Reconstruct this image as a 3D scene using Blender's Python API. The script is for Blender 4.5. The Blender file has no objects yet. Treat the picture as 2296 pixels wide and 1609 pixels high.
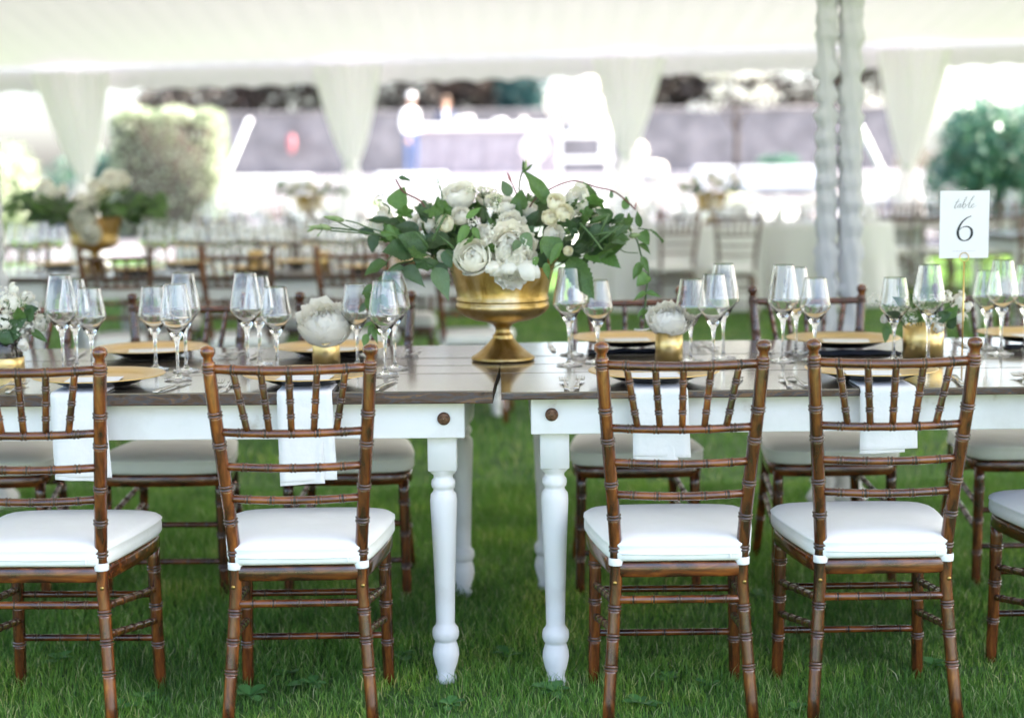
import bpy, math, random
import numpy as np
from mathutils import Vector, Matrix, Quaternion

sc = bpy.context.scene
COL = sc.collection
rnd = random.Random(7)
pi, sin, cos = math.pi, math.sin, math.cos

# ------------------------------------------------------------------ camera, sky, sun, exposure
CF, CT, CH = 3580.0, math.radians(6.59), 1.316          # focal length (for a 2296 wide picture), pitch, eye height
cam = bpy.data.cameras.new('camera')
cam.sensor_width = 36.0
cam.lens = 36.0 * CF / 2296.0
cam.clip_start, cam.clip_end = 0.1, 2000.0
cam.dof.use_dof = True
cam.dof.focus_distance = 3.93
cam.dof.aperture_fstop = 1.7
camo = bpy.data.objects.new('camera', cam)
COL.objects.link(camo)
camo.location = (0, 0, CH)
CR = math.radians(0.6)                                   # the camera was held slightly tilted
camo.matrix_world = Matrix.Translation((0, 0, CH)) @ Matrix.Rotation(pi / 2 - CT, 4, 'X') @ Matrix.Rotation(-CR, 4, 'Z')
sc.camera = camo

SUN = Vector((0.60, 0.06, 0.79)).normalized()
world = bpy.data.worlds.new('World')
sc.world = world
world.use_nodes = True
wn = world.node_tree
sky = wn.nodes.new('ShaderNodeTexSky')
sky.sky_type = 'NISHITA'
sky.sun_disc = False
sky.sun_elevation = math.asin(SUN.z)
sky.sun_rotation = math.atan2(SUN.x, SUN.y)
sky.air_density = 0.8
sky.dust_density = 4.0
sky.ozone_density = 0.6
bg = wn.nodes['Background']
bg.inputs['Strength'].default_value = 0.15
wn.links.new(sky.outputs[0], bg.inputs['Color'])
sl = bpy.data.lights.new('sun', 'SUN')
sl.energy = 4.6
sl.angle = math.radians(0.6)
sl.color = (1.0, 0.94, 0.85)
so = bpy.data.objects.new('sun', sl)
COL.objects.link(so)
so.rotation_euler = SUN.to_track_quat('Z', 'Y').to_euler()
so.location = (20, 0, 30)
sc.view_settings.view_transform = 'Standard'
sc.view_settings.look = 'None'
sc.view_settings.gamma = 1.0
sc.view_settings.use_curve_mapping = False
sc.view_settings.exposure = 2.78
cy = sc.cycles
cy.use_denoising = True
cy.max_bounces = 12
cy.diffuse_bounces = 6
cy.glossy_bounces = 5
cy.transmission_bounces = 12
cy.transparent_max_bounces = 12
cy.sample_clamp_indirect = 12.0
cy.caustics_reflective = False
cy.caustics_refractive = True


def unroll(px, py):
    x, y = (px - 1148) / CF, (py - 804.5) / CF
    return x * cos(CR) - y * sin(CR), x * sin(CR) + y * cos(CR)


def at(px, py, y):
    """world point at distance y that the survey of the photograph gives for a picture point"""
    a, b = unroll(px, py)
    s = y / (cos(CT) - b * sin(CT))
    return Vector((a * s, y, CH + s * (-sin(CT) - b * cos(CT))))


def atz(px, py, z):
    a, b = unroll(px, py)
    s = (z - CH) / (-sin(CT) - b * cos(CT))
    return Vector((a * s, s * (cos(CT) - b * sin(CT)), z))


# ------------------------------------------------------------------ mesh helpers
class MB:
    def __init__(self):
        self.v, self.f, self.m = [], [], []

    def add(self, vs, fs, mi=0):
        o = len(self.v)
        self.v += [tuple(p) for p in vs]
        self.f += [tuple(i + o for i in q) for q in fs]
        self.m += [mi] * len(fs)

    def box(self, x0, x1, y0, y1, z0, z1, mi=0, ch=0.0):
        if ch <= 0:
            vs = [(x, y, z) for z in (z0, z1) for y in (y0, y1) for x in (x0, x1)]
            self.add(vs, [(0, 2, 3, 1), (4, 5, 7, 6), (0, 1, 5, 4), (2, 6, 7, 3), (0, 4, 6, 2), (1, 3, 7, 5)], mi)
            return
        loops = []
        for z, i in ((z0, ch), (z0 + ch, 0), (z1 - ch, 0), (z1, ch)):
            c = ch
            loops.append([(x0 + i + c, y0 + i, z), (x1 - i - c, y0 + i, z), (x1 - i, y0 + i + c, z), (x1 - i, y1 - i - c, z),
                          (x1 - i - c, y1 - i, z), (x0 + i + c, y1 - i, z), (x0 + i, y1 - i - c, z), (x0 + i, y0 + i + c, z)])
        self.loft(loops, True, True, mi)

    def loft(self, loops, cap0=False, cap1=False, mi=0, closed=True):
        n = len(loops[0])
        vs = [p for l in loops for p in l]
        fs = []
        for a in range(len(loops) - 1):
            for i in range(n if closed else n - 1):
                j = (i + 1) % n
                fs.append((a * n + i, a * n + j, (a + 1) * n + j, (a + 1) * n + i))
        if cap0:
            fs.append(tuple(range(n - 1, -1, -1)))
        if cap1:
            fs.append(tuple(range((len(loops) - 1) * n, len(loops) * n)))
        self.add(vs, fs, mi)

    def lathe(self, prof, n=24, c=(0, 0, 0), mi=0, cap0=False, cap1=False, mis=None):
        loops = [[(c[0] + r * cos(2 * pi * i / n), c[1] + r * sin(2 * pi * i / n), c[2] + z) for i in range(n)] for r, z in prof]
        b = len(self.m)
        self.loft(loops, cap0, cap1, mi)
        if mis:
            for k, q in enumerate(mis):
                for i in range(n):
                    self.m[b + k * n + i] = q

    def tube(self, pts, rad, n=8, mi=0, caps=True, mis=None):
        pts = [Vector(p) for p in pts]
        if not hasattr(rad, '__len__'):
            rad = [rad] * len(pts)
        t = (pts[1] - pts[0]).normalized()
        up = Vector((0, 0, 1)) if abs(t.z) < .9 else Vector((1, 0, 0))
        nx = t.cross(up).normalized()
        loops = []
        for i, p in enumerate(pts):
            t2 = (pts[min(i + 1, len(pts) - 1)] - pts[max(i - 1, 0)])
            if t2.length > 1e-9:
                t2.normalize()
                nx = (nx - t2 * nx.dot(t2)).normalized()
                t = t2
            ny = t.cross(nx)
            loops.append([p + (nx * cos(2 * pi * k / n) + ny * sin(2 * pi * k / n)) * rad[i] for k in range(n)])
        b = len(self.m)
        self.loft(loops, caps, caps, mi)
        if mis:
            for k, q in enumerate(mis):
                for i in range(n):
                    self.m[b + k * n + i] = q

    def grid(self, fn, nu, nv, mi=0):
        vs = [fn(i / nu, j / nv) for j in range(nv + 1) for i in range(nu + 1)]
        fs = [(j * (nu + 1) + i, j * (nu + 1) + i + 1, (j + 1) * (nu + 1) + i + 1, (j + 1) * (nu + 1) + i) for j in range(nv) for i in range(nu)]
        self.add(vs, fs, mi)

    def mesh(self, name, mats, smooth=True):
        me = bpy.data.meshes.new(name)
        me.from_pydata(self.v, [], self.f)
        for m in (mats if isinstance(mats, (list, tuple)) else [mats]):
            me.materials.append(m)
        me.polygons.foreach_set('material_index', self.m)
        me.polygons.foreach_set('use_smooth', [smooth] * len(self.f))
        me.update()
        return me

    def build(self, name, mats, parent=None, smooth=True):
        return link(name, self.mesh(name, mats, smooth), parent)


def link(name, me, parent=None, mat=None):
    o = bpy.data.objects.new(name, me)
    COL.objects.link(o)
    if parent is not None:
        o.parent = parent
    if mat is not None:
        o.matrix_local = mat
    return o


def tag(o, label, cat, group=None, kind=None):
    o['label'] = label
    if cat:
        o['category'] = cat
    if group:
        o['group'] = group
    if kind:
        o['kind'] = kind
    return o


def thing(name, label, cat, loc=(0, 0, 0), rz=0.0, group=None):
    o = bpy.data.objects.new(name, None)
    COL.objects.link(o)
    o.empty_display_size = 0.1
    o.location = loc
    o.rotation_euler = (0, 0, rz)
    return tag(o, label, cat, group)


def struct(o):
    o['kind'] = 'structure'
    return o


def copy_tree(o, parent=None):
    c = o.copy()
    COL.objects.link(c)
    c.parent = parent
    for ch in o.children:
        copy_tree(ch, c)
    return c


def catmull(pts, n=6):
    pts = [Vector(p) for p in pts]
    out = []
    for i in range(len(pts) - 1):
        p0, p1, p2, p3 = pts[max(i - 1, 0)], pts[i], pts[i + 1], pts[min(i + 2, len(pts) - 1)]
        for k in range(n):
            t = k / n
            out.append(0.5 * ((2 * p1) + (p2 - p0) * t + (2 * p0 - 5 * p1 + 4 * p2 - p3) * t * t + (3 * p1 - p0 - 3 * p2 + p3) * t ** 3))
    out.append(pts[-1])
    return out


# ------------------------------------------------------------------ materials
def base_mat(name):
    m = bpy.data.materials.new(name)
    m.use_nodes = True
    nt = m.node_tree
    return m, nt, nt.nodes['Principled BSDF']


def noise_ramp(nt, stops, scale=5.0, detail=4.0, stretch=None, coord='Object', distort=0.0, rough=0.55):
    tc = nt.nodes.new('ShaderNodeTexCoord')
    src = tc.outputs[coord]
    if stretch:
        mp = nt.nodes.new('ShaderNodeMapping')
        mp.inputs['Scale'].default_value = stretch
        nt.links.new(src, mp.inputs['Vector'])
        src = mp.outputs[0]
    nz = nt.nodes.new('ShaderNodeTexNoise')
    nz.inputs['Scale'].default_value = scale
    nz.inputs['Detail'].default_value = detail
    nz.inputs['Roughness'].default_value = rough
    nz.inputs['Distortion'].default_value = distort
    nt.links.new(src, nz.inputs['Vector'])
    cr = nt.nodes.new('ShaderNodeValToRGB')
    e = cr.color_ramp.elements
    while len(e) < len(stops):
        e.new(0.5)
    for el, (p, c) in zip(e, stops):
        el.position = p
        el.color = (*c, 1)
    nt.links.new(nz.outputs['Fac'], cr.inputs['Fac'])
    return cr.outputs['Color'], nz


def bump(nt, bs, scale, strength, dist=0.002, stretch=None, detail=3):
    tc = nt.nodes.new('ShaderNodeTexCoord')
    src = tc.outputs['Object']
    if stretch:
        mp = nt.nodes.new('ShaderNodeMapping')
        mp.inputs['Scale'].default_value = stretch
        nt.links.new(src, mp.inputs['Vector'])
        src = mp.outputs[0]
    nz = nt.nodes.new('ShaderNodeTexNoise')
    nz.inputs['Scale'].default_value = scale
    nz.inputs['Detail'].default_value = detail
    nt.links.new(src, nz.inputs['Vector'])
    b = nt.nodes.new('ShaderNodeBump')
    b.inputs['Strength'].default_value = strength
    b.inputs['Distance'].default_value = dist
    nt.links.new(nz.outputs['Fac'], b.inputs['Height'])
    nt.links.new(b.outputs[0], bs.inputs['Normal'])


def mat(name, stops, scale=6.0, rough=0.5, metal=0.0, stretch=None, spec=0.5, bmp=None, coat=0.0, detail=4.0, distort=0.0,
        vary=0.0, trans=0.0, coat_ior=1.5):
    m, nt, bs = base_mat(name)
    if len(stops) == 3 and not hasattr(stops[0], '__len__'):
        col = None
        bs.inputs['Base Color'].default_value = (*stops, 1)
    else:
        col, _ = noise_ramp(nt, stops, scale, detail, stretch, distort=distort)
    if vary and col is not None:
        oi = nt.nodes.new('ShaderNodeObjectInfo')
        hs = nt.nodes.new('ShaderNodeHueSaturation')
        mr = nt.nodes.new('ShaderNodeMapRange')
        mr.inputs['To Min'].default_value = 1 - vary
        mr.inputs['To Max'].default_value = 1 + vary
        nt.links.new(oi.outputs['Random'], mr.inputs['Value'])
        nt.links.new(mr.outputs[0], hs.inputs['Value'])
        nt.links.new(col, hs.inputs['Color'])
        col = hs.outputs[0]
    if col is not None:
        nt.links.new(col, bs.inputs['Base Color'])
    bs.inputs['Roughness'].default_value = rough
    bs.inputs['Metallic'].default_value = metal
    bs.inputs['Specular IOR Level'].default_value = spec
    bs.inputs['Coat Weight'].default_value = coat
    bs.inputs['Coat Roughness'].default_value = 0.12
    bs.inputs['Coat IOR'].default_value = coat_ior
    if bmp:
        bump(nt, bs, *bmp)
    if trans:
        out = nt.nodes['Material Output']
        tr = nt.nodes.new('ShaderNodeBsdfTranslucent')
        mx = nt.nodes.new('ShaderNodeMixShader')
        mx.inputs[0].default_value = trans
        if col is not None:
            nt.links.new(col, tr.inputs['Color'])
        else:
            tr.inputs['Color'].default_value = (*stops, 1)
        nt.links.new(bs.outputs[0], mx.inputs[1])
        nt.links.new(tr.outputs[0], mx.inputs[2])
        nt.links.new(mx.outputs[0], out.inputs['Surface'])
    return m


M = {}
WOOD = [(.28, (.022, .008, .004)), (.40, (.050, .012, .004)), (.52, (.112, .029, .007)), (.63, (.19, .055, .010)), (.78, (.36, .125, .018))]
M['chair'] = mat('chair_wood', WOOD, 11, .26, stretch=(4.2, 4.2, .9), coat=.7, vary=.30, detail=6, distort=.4, bmp=(60, .12, .001, (3, 3, .3)))
M['chair_rail'] = mat('chair_rail_wood', WOOD, 11, .24, stretch=(.9, 4.2, 4.2), coat=.7, vary=.30, detail=6, distort=.4, bmp=(60, .12, .001, (.3, 3, 3)))
M['groove'] = mat('chair_groove_stain', [(.35, (.022, .010, .006)), (.7, (.085, .042, .018))], 30, .42, coat=.2)
M['cushion'] = mat('cushion_cloth', [(.3, (.87, .85, .81)), (.7, (.90, .885, .85))], 9, .85, spec=.2, bmp=(20, .4, .006))
M['strap'] = mat('strap_cloth', (.84, .83, .81), rough=.8)
M['brass'] = mat('brass_screw', (.5, .33, .10), rough=.35, metal=1)
M['plank'] = mat('stained_plank', [(.28, (.030, .023, .016)), (.45, (.090, .070, .050)), (.6, (.15, .12, .088)), (.8, (.22, .18, .135))], 3.0, .22,
                 stretch=(1.0, 14, 14), coat=1.0, coat_ior=1.9, vary=.25, detail=8, distort=.5, bmp=(10, .10, .0008, (2, 30, 30)))
M['plank_end'] = mat('plank_edge', [(.3, (.018, .010, .007)), (.44, (.085, .040, .020)), (.54, (.055, .050, .060)), (.64, (.17, .085, .036)), (.8, (.07, .045, .035))], 6, .5,
                     stretch=(2.2, 8, 7), detail=9, distort=1.5, bmp=(40, .7, .003))
M['paint'] = mat('distressed_white_paint', [(.24, (.42, .35, .28)), (.33, (.72, .70, .675)), (.45, (.79, .775, .76)), (.8, (.83, .815, .81))], 6, .5, detail=10,
                 bmp=(30, .15, .0015, (1, 6, 6)))
M['bolt'] = mat('rusty_bolt', [(.3, (.05, .025, .015)), (.7, (.22, .12, .07))], 120, .5, metal=.7, bmp=(150, .6, .002))
M['gold_urn'] = mat('antique_gold_leaf', [(.25, (.16, .095, .022)), (.42, (.40, .26, .075)), (.56, (.48, .345, .155)), (.70, (.62, .49, .29)), (.85, (.60, .49, .33))], 13, .36, metal=1.0,
                    stretch=(1, 1, .7), detail=7, distort=.6, bmp=(30, .5, .005))
M['gold_plate'] = mat('gold_charger', [(.3, (.70, .48, .19)), (.7, (.76, .54, .24))], 12, .30, metal=.9)
M['black'] = mat('black_glaze', (.008, .009, .011), rough=.28)
M['gold_cup'] = mat('satin_gold', [(.3, (.62, .43, .15)), (.7, (.74, .54, .24))], 25, .32, metal=.95, stretch=(1, 1, .12))
M['wire'] = mat('gold_wire', (.66, .47, .18), rough=.3, metal=1)
M['steel'] = mat('cutlery_steel', (.63, .62, .60), rough=.16, metal=1)
M['card'] = mat('menu_card', (.80, .79, .78), rough=.7)
M['sign'] = mat('sign_card', (.74, .72, .74), rough=.75)
M['ink'] = mat('black_ink', (.010, .012, .014), rough=.6)
M['ink_grey'] = mat('grey_ink', (.22, .215, .22), rough=.7)
M['napkin'] = mat('white_napkin', [(.3, (.745, .735, .735)), (.7, (.80, .79, .785))], 15, .9, spec=.15, bmp=(26, .5, .006))
M['navy'] = mat('navy_napkin', (.018, .022, .035), rough=.8, spec=.2)
M['bloom'] = mat('white_petal', [(.3, (.95, .925, .84)), (.7, (.96, .945, .89))], 14, .6, spec=.25, trans=.45)
M['bloom_cream'] = mat('cream_petal', [(.3, (.91, .87, .70)), (.7, (.93, .91, .80))], 14, .6, spec=.25, trans=.42)
M['leaf_dark'] = mat('dark_leaf', [(.3, (.022, .055, .016)), (.7, (.050, .11, .032))], 22, .42, vary=.3, trans=.12, bmp=(60, .3, .002))
M['leaf_mid'] = mat('green_leaf', [(.3, (.055, .125, .024)), (.7, (.105, .20, .045))], 22, .45, vary=.3, trans=.2, bmp=(60, .3, .002))
M['leaf_light'] = mat('light_leaf', [(.3, (.095, .20, .040)), (.7, (.15, .27, .065))], 22, .45, vary=.2, trans=.3)
M['leaf_sage'] = mat('sage_leaf', [(.3, (.10, .17, .075)), (.7, (.15, .23, .11))], 22, .55, vary=.2, trans=.2)
M['stem'] = mat('green_stem', (.06, .115, .035), rough=.5)
M['stem_red'] = mat('reddish_stem', (.14, .045, .04), rough=.5)
M['bud'] = mat('green_bud', [(.3, (.16, .24, .08)), (.7, (.34, .40, .20))], 40, .5)
M['bud_pink'] = mat('pink_bud', (.35, .13, .14), rough=.5)


def glass_mat():
    m, nt, bs = base_mat('clear_glass')
    bs.inputs['Base Color'].default_value = (.985, .99, .985, 1)
    bs.inputs['Roughness'].default_value = 0.0
    bs.inputs['IOR'].default_value = 1.48
    bs.inputs['Transmission Weight'].default_value = 1.0
    return m


M['glass'] = glass_mat()


def cloth_mat(name, c, t):
    """thin woven fabric: part of the light that falls on it shines through"""
    m, nt, bs = base_mat(name)
    out = nt.nodes['Material Output']
    bs.inputs['Base Color'].default_value = (*c, 1)
    bs.inputs['Roughness'].default_value = .9
    bs.inputs['Specular IOR Level'].default_value = .1
    tr = nt.nodes.new('ShaderNodeBsdfTranslucent')
    tr.inputs['Color'].default_value = (*c, 1)
    mx = nt.nodes.new('ShaderNodeMixShader')
    mx.inputs[0].default_value = t
    nt.links.new(bs.outputs[0], mx.inputs[1])
    nt.links.new(tr.outputs[0], mx.inputs[2])
    nt.links.new(mx.outputs[0], out.inputs['Surface'])
    return m


M['tent'] = cloth_mat('tent_liner_cloth', (.745, .695, .755), .066)
M['curtain'] = cloth_mat('curtain_cloth', (.90, .88, .89), .36)
M['sleeve'] = cloth_mat('pole_sleeve_cloth', (.64, .63, .64), .15)
M['tablecloth'] = cloth_mat('white_tablecloth', (.80, .795, .77), .12)


def island_mat(name, stops, rough=.5, trans=.25, patch=None):
    m, nt, bs = base_mat(name)
    g = nt.nodes.new('ShaderNodeNewGeometry')
    cr = nt.nodes.new('ShaderNodeValToRGB')
    e = cr.color_ramp.elements
    while len(e) < len(stops):
        e.new(.5)
    for el, (p, c) in zip(e, stops):
        el.position = p
        el.color = (*c, 1)
    nt.links.new(g.outputs['Random Per Island'], cr.inputs[0])
    col = cr.outputs[0]
    if patch:
        pc, _ = noise_ramp(nt, patch, 1.7, 5, distort=.8)
        mm = nt.nodes.new('ShaderNodeMixRGB')
        mm.blend_type = 'MULTIPLY'
        mm.inputs[0].default_value = 1.0
        nt.links.new(col, mm.inputs[1]); nt.links.new(pc, mm.inputs[2])
        col = mm.outputs[0]
    nt.links.new(col, bs.inputs['Base Color'])
    bs.inputs['Roughness'].default_value = rough
    bs.inputs['Specular IOR Level'].default_value = .35
    out = nt.nodes['Material Output']
    tr = nt.nodes.new('ShaderNodeBsdfTranslucent')
    nt.links.new(col, tr.inputs['Color'])
    mx = nt.nodes.new('ShaderNodeMixShader')
    mx.inputs[0].default_value = trans
    nt.links.new(bs.outputs[0], mx.inputs[1])
    nt.links.new(tr.outputs[0], mx.inputs[2])
    nt.links.new(mx.outputs[0], out.inputs['Surface'])
    return m


M['grass'] = island_mat('grass_blades', [(0, (.060, .165, .026)), (.45, (.130, .300, .044)), (.80, (.210, .400, .072)), (.92, (.34, .46, .14)), (1, (.60, .60, .33))], .42, .42,
                        [(.32, (.50, .56, .52)), (.5, (1, 1, 1)), (.66, (1.5, 1.22, .9))])
M['soil'] = mat('lawn_ground', [(.3, (.040, .090, .020)), (.55, (.075, .16, .032)), (.75, (.12, .20, .05))], 6, .9, detail=8, bmp=(40, 1.0, .03))
M['weed'] = island_mat('weed_leaves', [(0, (.06, .18, .045)), (1, (.12, .28, .08))], .5)
M['gravel'] = mat('bounce_gravel', [(.3, (.24, .23, .205)), (.7, (.38, .365, .33))], 30, .9, bmp=(60, .5, .02))
M['bank_glare'] = mat('bank_glare_tone', [(.3, (.085, .080, .088)), (.7, (.15, .14, .15))], 30, .9, bmp=(60, .5, .02))  # glare of the sunlit bank is put into this tone
M['terrace'] = mat('terrace_paving', [(.3, (.30, .28, .27)), (.7, (.42, .40, .38))], 3, .85)
M['stone'] = mat('lavender_grey_stone', [(.25, (.085, .082, .088)), (.5, (.14, .135, .145)), (.75, (.21, .20, .21))], 1.6, .85, detail=6, bmp=(5, .8, .05))
M['hedge'] = island_mat('hedge_leaves', [(0, (.22, .26, .16)), (.6, (.35, .40, .26)), (1, (.52, .56, .42))], .4, .35)
M['shrub'] = island_mat('teal_shrub_leaves', [(0, (.03, .09, .065)), (.6, (.06, .16, .11)), (.85, (.14, .26, .17)), (1, (.34, .42, .32))], .4, .25)  # palest stops paint sunlit highlights into the leaf colour
M['copper'] = island_mat('copper_leaves', [(0, (.028, .020, .018)), (.6, (.070, .048, .042)), (1, (.13, .10, .075))], .5, .2)
M['pale'] = island_mat('overexposed_leaves', [(0, (.42, .44, .36)), (.6, (.66, .66, .58)), (1, (.78, .78, .72))], .5, .3)  # near-white leaf colour paints in overexposed sunlight on foliage
M['spruce'] = island_mat('blue_green_needles', [(0, (.012, .055, .055)), (1, (.03, .10, .095))], .5, .1)
M['bark'] = mat('bark', [(.3, (.045, .032, .024)), (.7, (.12, .09, .07))], 12, .9, bmp=(20, .8, .02))
M['white_wood'] = mat('white_painted_wood', (.80, .80, .79), rough=.5)
M['bar'] = mat('grey_bar_panel', [(.3, (.20, .18, .21)), (.7, (.30, .275, .31))], 4, .6)
M['rope'] = mat('white_guy_strap', (.80, .82, .84), rough=.6)
M['metal_pole'] = mat('white_pole', (.75, .75, .75), rough=.35, metal=.3)


# ------------------------------------------------------------------ the ground
def gz(x, y):
    if y < 5:
        return 0.0
    z = 0.0065 * (min(y, 24) - 5)
    if y > 24:
        t = min((y - 24) / 8.0, 1.0)
        z += 1.18 * t * t * (3 - 2 * t)
    return z


mb = MB()
xs = [-400, -120, -60, -40] + [i * 2.0 - 30 for i in range(31)] + [40, 60, 120, 400]
ys = [-300, -60, -20, -5, 0, 5] + [6 + i for i in range(28)] + [36, 40, 50, 80, 200, 900]
mb.add([(x, y, gz(x, y)) for y in ys for x in xs],
       [(j * len(xs) + i, j * len(xs) + i + 1, (j + 1) * len(xs) + i + 1, (j + 1) * len(xs) + i) for j in range(len(ys) - 1) for i in range(len(xs) - 1)])
lawn = struct(mb.build('lawn', M['soil']))
lawn['label'] = 'green lawn under and around the tent'

mb = MB()
def gpath(u, v):
    y = 22.6 + 9.5 * v + (.35 * sin(u * 21) if v < .9 else 0)
    return (-30 + 60 * u, y, gz(0, y) + .03)


mb.grid(gpath, 60, 60)  # gravel replaces the overexposed grass bank; its tone stands for the glare
struct(mb.build('overexposed_bank', M['bank_glare']))['label'] = 'lavender-grey gravel standing in for the overexposed grass bank beyond the tent'
mb = MB()
mb.grid(lambda u, v: (-30 + 60 * u, -14 + 13.4 * v + (.3 * sin(u * 19) if v > .5 else 0), .02), 60, 10)  # unseen ground added behind the camera, reflects light onto chairs and tables
struct(mb.build('bounce_ground', M['gravel']))['label'] = 'unseen pale gravel added behind the camera to bounce light onto the tables'
mb = MB()
mb.grid(lambda u, v: (-26 + 52 * u, 32.2 + 13 * v, gz(0, 40) + .012), 26, 6)
struct(mb.build('terrace', M['terrace']))['label'] = 'raised paved terrace in front of the stone wall'


def blades(name, n, y0, y1, h0, h1, w, seed, pmat):
    rg = np.random.default_rng(seed)
    yy = np.sqrt(rg.uniform(y0 * y0, y1 * y1, n))
    xx = rg.uniform(-1, 1, n) * (.335 * yy + .35)
    cl = np.sin(xx * 7.1 + 2 * np.sin(yy * 5.3)) * np.sin(yy * 6.7 + 1.7 * np.sin(xx * 4.1))
    zz = np.where(yy < 5, 0, .0065 * (np.minimum(yy, 24) - 5))
    hh = rg.uniform(h0, h1, n) * (1 + .25 * cl) * np.where(rg.random(n) > .97, 1.35, 1.0)
    hh = hh * (1 + .42 * np.sin(xx * 1.9 + 1.3 * np.sin(yy * 1.4)) * np.sin(yy * 2.3 + xx))
    an = rg.uniform(0, 2 * pi, n)
    lean = rg.uniform(.1, .95, n) * hh
    la = rg.uniform(0, 2 * pi, n)
    ww = rg.uniform(.6, 1.3, n) * w
    dx, dy = np.cos(an) * ww, np.sin(an) * ww
    lx, ly = np.cos(la) * lean, np.sin(la) * lean
    v = np.empty((n, 5, 3))
    v[:, 0] = np.stack([xx - dx, yy - dy, zz - .004], 1)
    v[:, 1] = np.stack([xx + dx, yy + dy, zz - .004], 1)
    v[:, 2] = np.stack([xx + dx * .75 + lx * .35, yy + dy * .75 + ly * .35, zz + hh * .58], 1)
    v[:, 3] = np.stack([xx - dx * .75 + lx * .35, yy - dy * .75 + ly * .35, zz + hh * .58], 1)
    v[:, 4] = np.stack([xx + lx, yy + ly, zz + hh * .95], 1)
    me = bpy.data.meshes.new(name)
    me.vertices.add(n * 5)
    me.vertices.foreach_set('co', v.ravel())
    k = np.arange(n)[:, None] * 5
    lp = np.concatenate([k + np.array([[0, 1, 2, 3]]), k + np.array([[3, 2, 4]])], 1).ravel()
    me.loops.add(n * 7)
    me.loops.foreach_set('vertex_index', lp.astype(np.int32))
    me.polygons.add(n * 2)
    st = (np.arange(n)[:, None] * 7 + np.array([[0, 4]])).ravel()
    me.polygons.foreach_set('loop_start', st.astype(np.int32))
    me.materials.append(pmat)
    me.update(calc_edges=True)
    me.validate()
    return me


g1 = link('grass', blades('grass', 175000, 3.2, 6.6, .020, .054, .0014, 1, M['grass']))
tag(g1, 'short green grass of the lawn under the near table', 'grass', kind='stuff')
g2 = link('grass', blades('grass', 130000, 6.6, 22, .03, .06, .0032, 2, M['grass']))
tag(g2, 'green grass of the lawn further back in the tent', 'grass', kind='stuff')

# broad-leaved weeds in the lawn
wm = []
for s in range(3):
    r2 = random.Random(50 + s)
    mb = MB()
    for k in range(7):
        a = k * 2 * pi / 7 + r2.uniform(-.3, .3); L = r2.uniform(.035, .06); w = L * .28; el = r2.uniform(.25, .8)
        d = Vector((cos(a) * cos(el), sin(a) * cos(el), sin(el))); sd = Vector((-sin(a), cos(a), 0))
        vs = []
        for i, (t, q) in enumerate(((0, .1), (.3, .7), (.6, 1), (.85, .7), (1, .02))):
            c = d * L * t + Vector((0, 0, -.4 * L * t * t + .012))
            vs += [c - sd * w * q, c + Vector((0, 0, -.003)), c + sd * w * q]
        mb.add(vs, [(i * 3 + j, i * 3 + j + 1, i * 3 + j + 4, i * 3 + j + 3) for i in range(4) for j in (0, 1)])
    wm.append(mb.mesh('weed_plant', M['weed']))
for i, (px, py) in enumerate([(130, 1490), (640, 1520), (700, 1545), (1590, 1545), (1240, 1560), (1500, 1530), (560, 1570), (1690, 1345), (900, 1480),
                              (1780, 1600), (1440, 1590), (330, 1575), (1140, 1480), (2090, 1500), (260, 1600), (1010, 1590)]):
    p = atz(px, py, 0.0)
    o = link('weed_plant', wm[i % 3])
    o.location = p
    o.rotation_euler = (0, 0, i * 1.3)
    o.scale = (1, 1, 1) if i % 2 else (1.25, 1.25, 1.2)
    tag(o, 'small broad-leaved weed growing in the near grass', 'weed', 'broad-leaved weeds in the lawn')

# ------------------------------------------------------------------ the tent
YE, YR, YB = 17.2, 6.15, 2.0


def zlow(x):
    return 2.312 + .0168 * x


def zroof(x, y):
    if y >= YR:
        t = (y - YR) / (YE - YR); z1 = zlow(x) + .26
    else:
        t = (YR - y) / (YR - YB); z1 = 3.1
    return 4.75 + (z1 - 4.75) * t - .22 * sin(pi * t)


tent = thing('marquee_tent', 'white fabric-lined marquee roof with valance scalloped to imitate highlight bokeh over the tables', 'tent')
XT = 13.0


def pleat(x, t):
    return .005 * sin(x * 2 * pi / .27 + 1.6 * sin(x * 1.7)) * (.35 + .65 * sin(pi * min(t, 1))) + .004 * sin(x * 2 * pi / .093 + 2 * sin(x * 3.1))


mb = MB()
mb.grid(lambda u, v: (-XT + 2 * XT * u, YR + (YE - YR) * v, zroof(-XT + 2 * XT * u, YR + (YE - YR) * v) + pleat(-XT + 2 * XT * u, v)), 700, 16)
mb.build('roof_liner', M['tent'], tent)
mb = MB()
mb.grid(lambda u, v: (-XT + 2 * XT * u, YR - (YR - YB) * v, zroof(-XT + 2 * XT * u, YR - (YR - YB) * v) + pleat(-XT + 2 * XT * u, v)), 420, 12)
mb.build('roof_liner', M['tent'], tent)
mb = MB()


def val(u, v):
    x = -XT + 2 * XT * u
    top = zlow(x) + .258
    low = zlow(x) - .015 + .035 * abs(sin(x * pi / .34))  # scallops put the bokeh of sunlight highlights into the edge shape
    return (x, YE + .02 + .006 * sin(x * 2 * pi / .19) * v, top + (low - top) * v)


mb.grid(val, 620, 4)
mb.build('valance', M['tent'], tent)
mb = MB()
mb.grid(lambda u, v: (-XT + 2 * XT * u, YB - .02, 3.1 - .25 * v + .03 * v * abs(sin(u * 76 * pi))), 300, 2)
mb.build('valance', M['tent'], tent)

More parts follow.
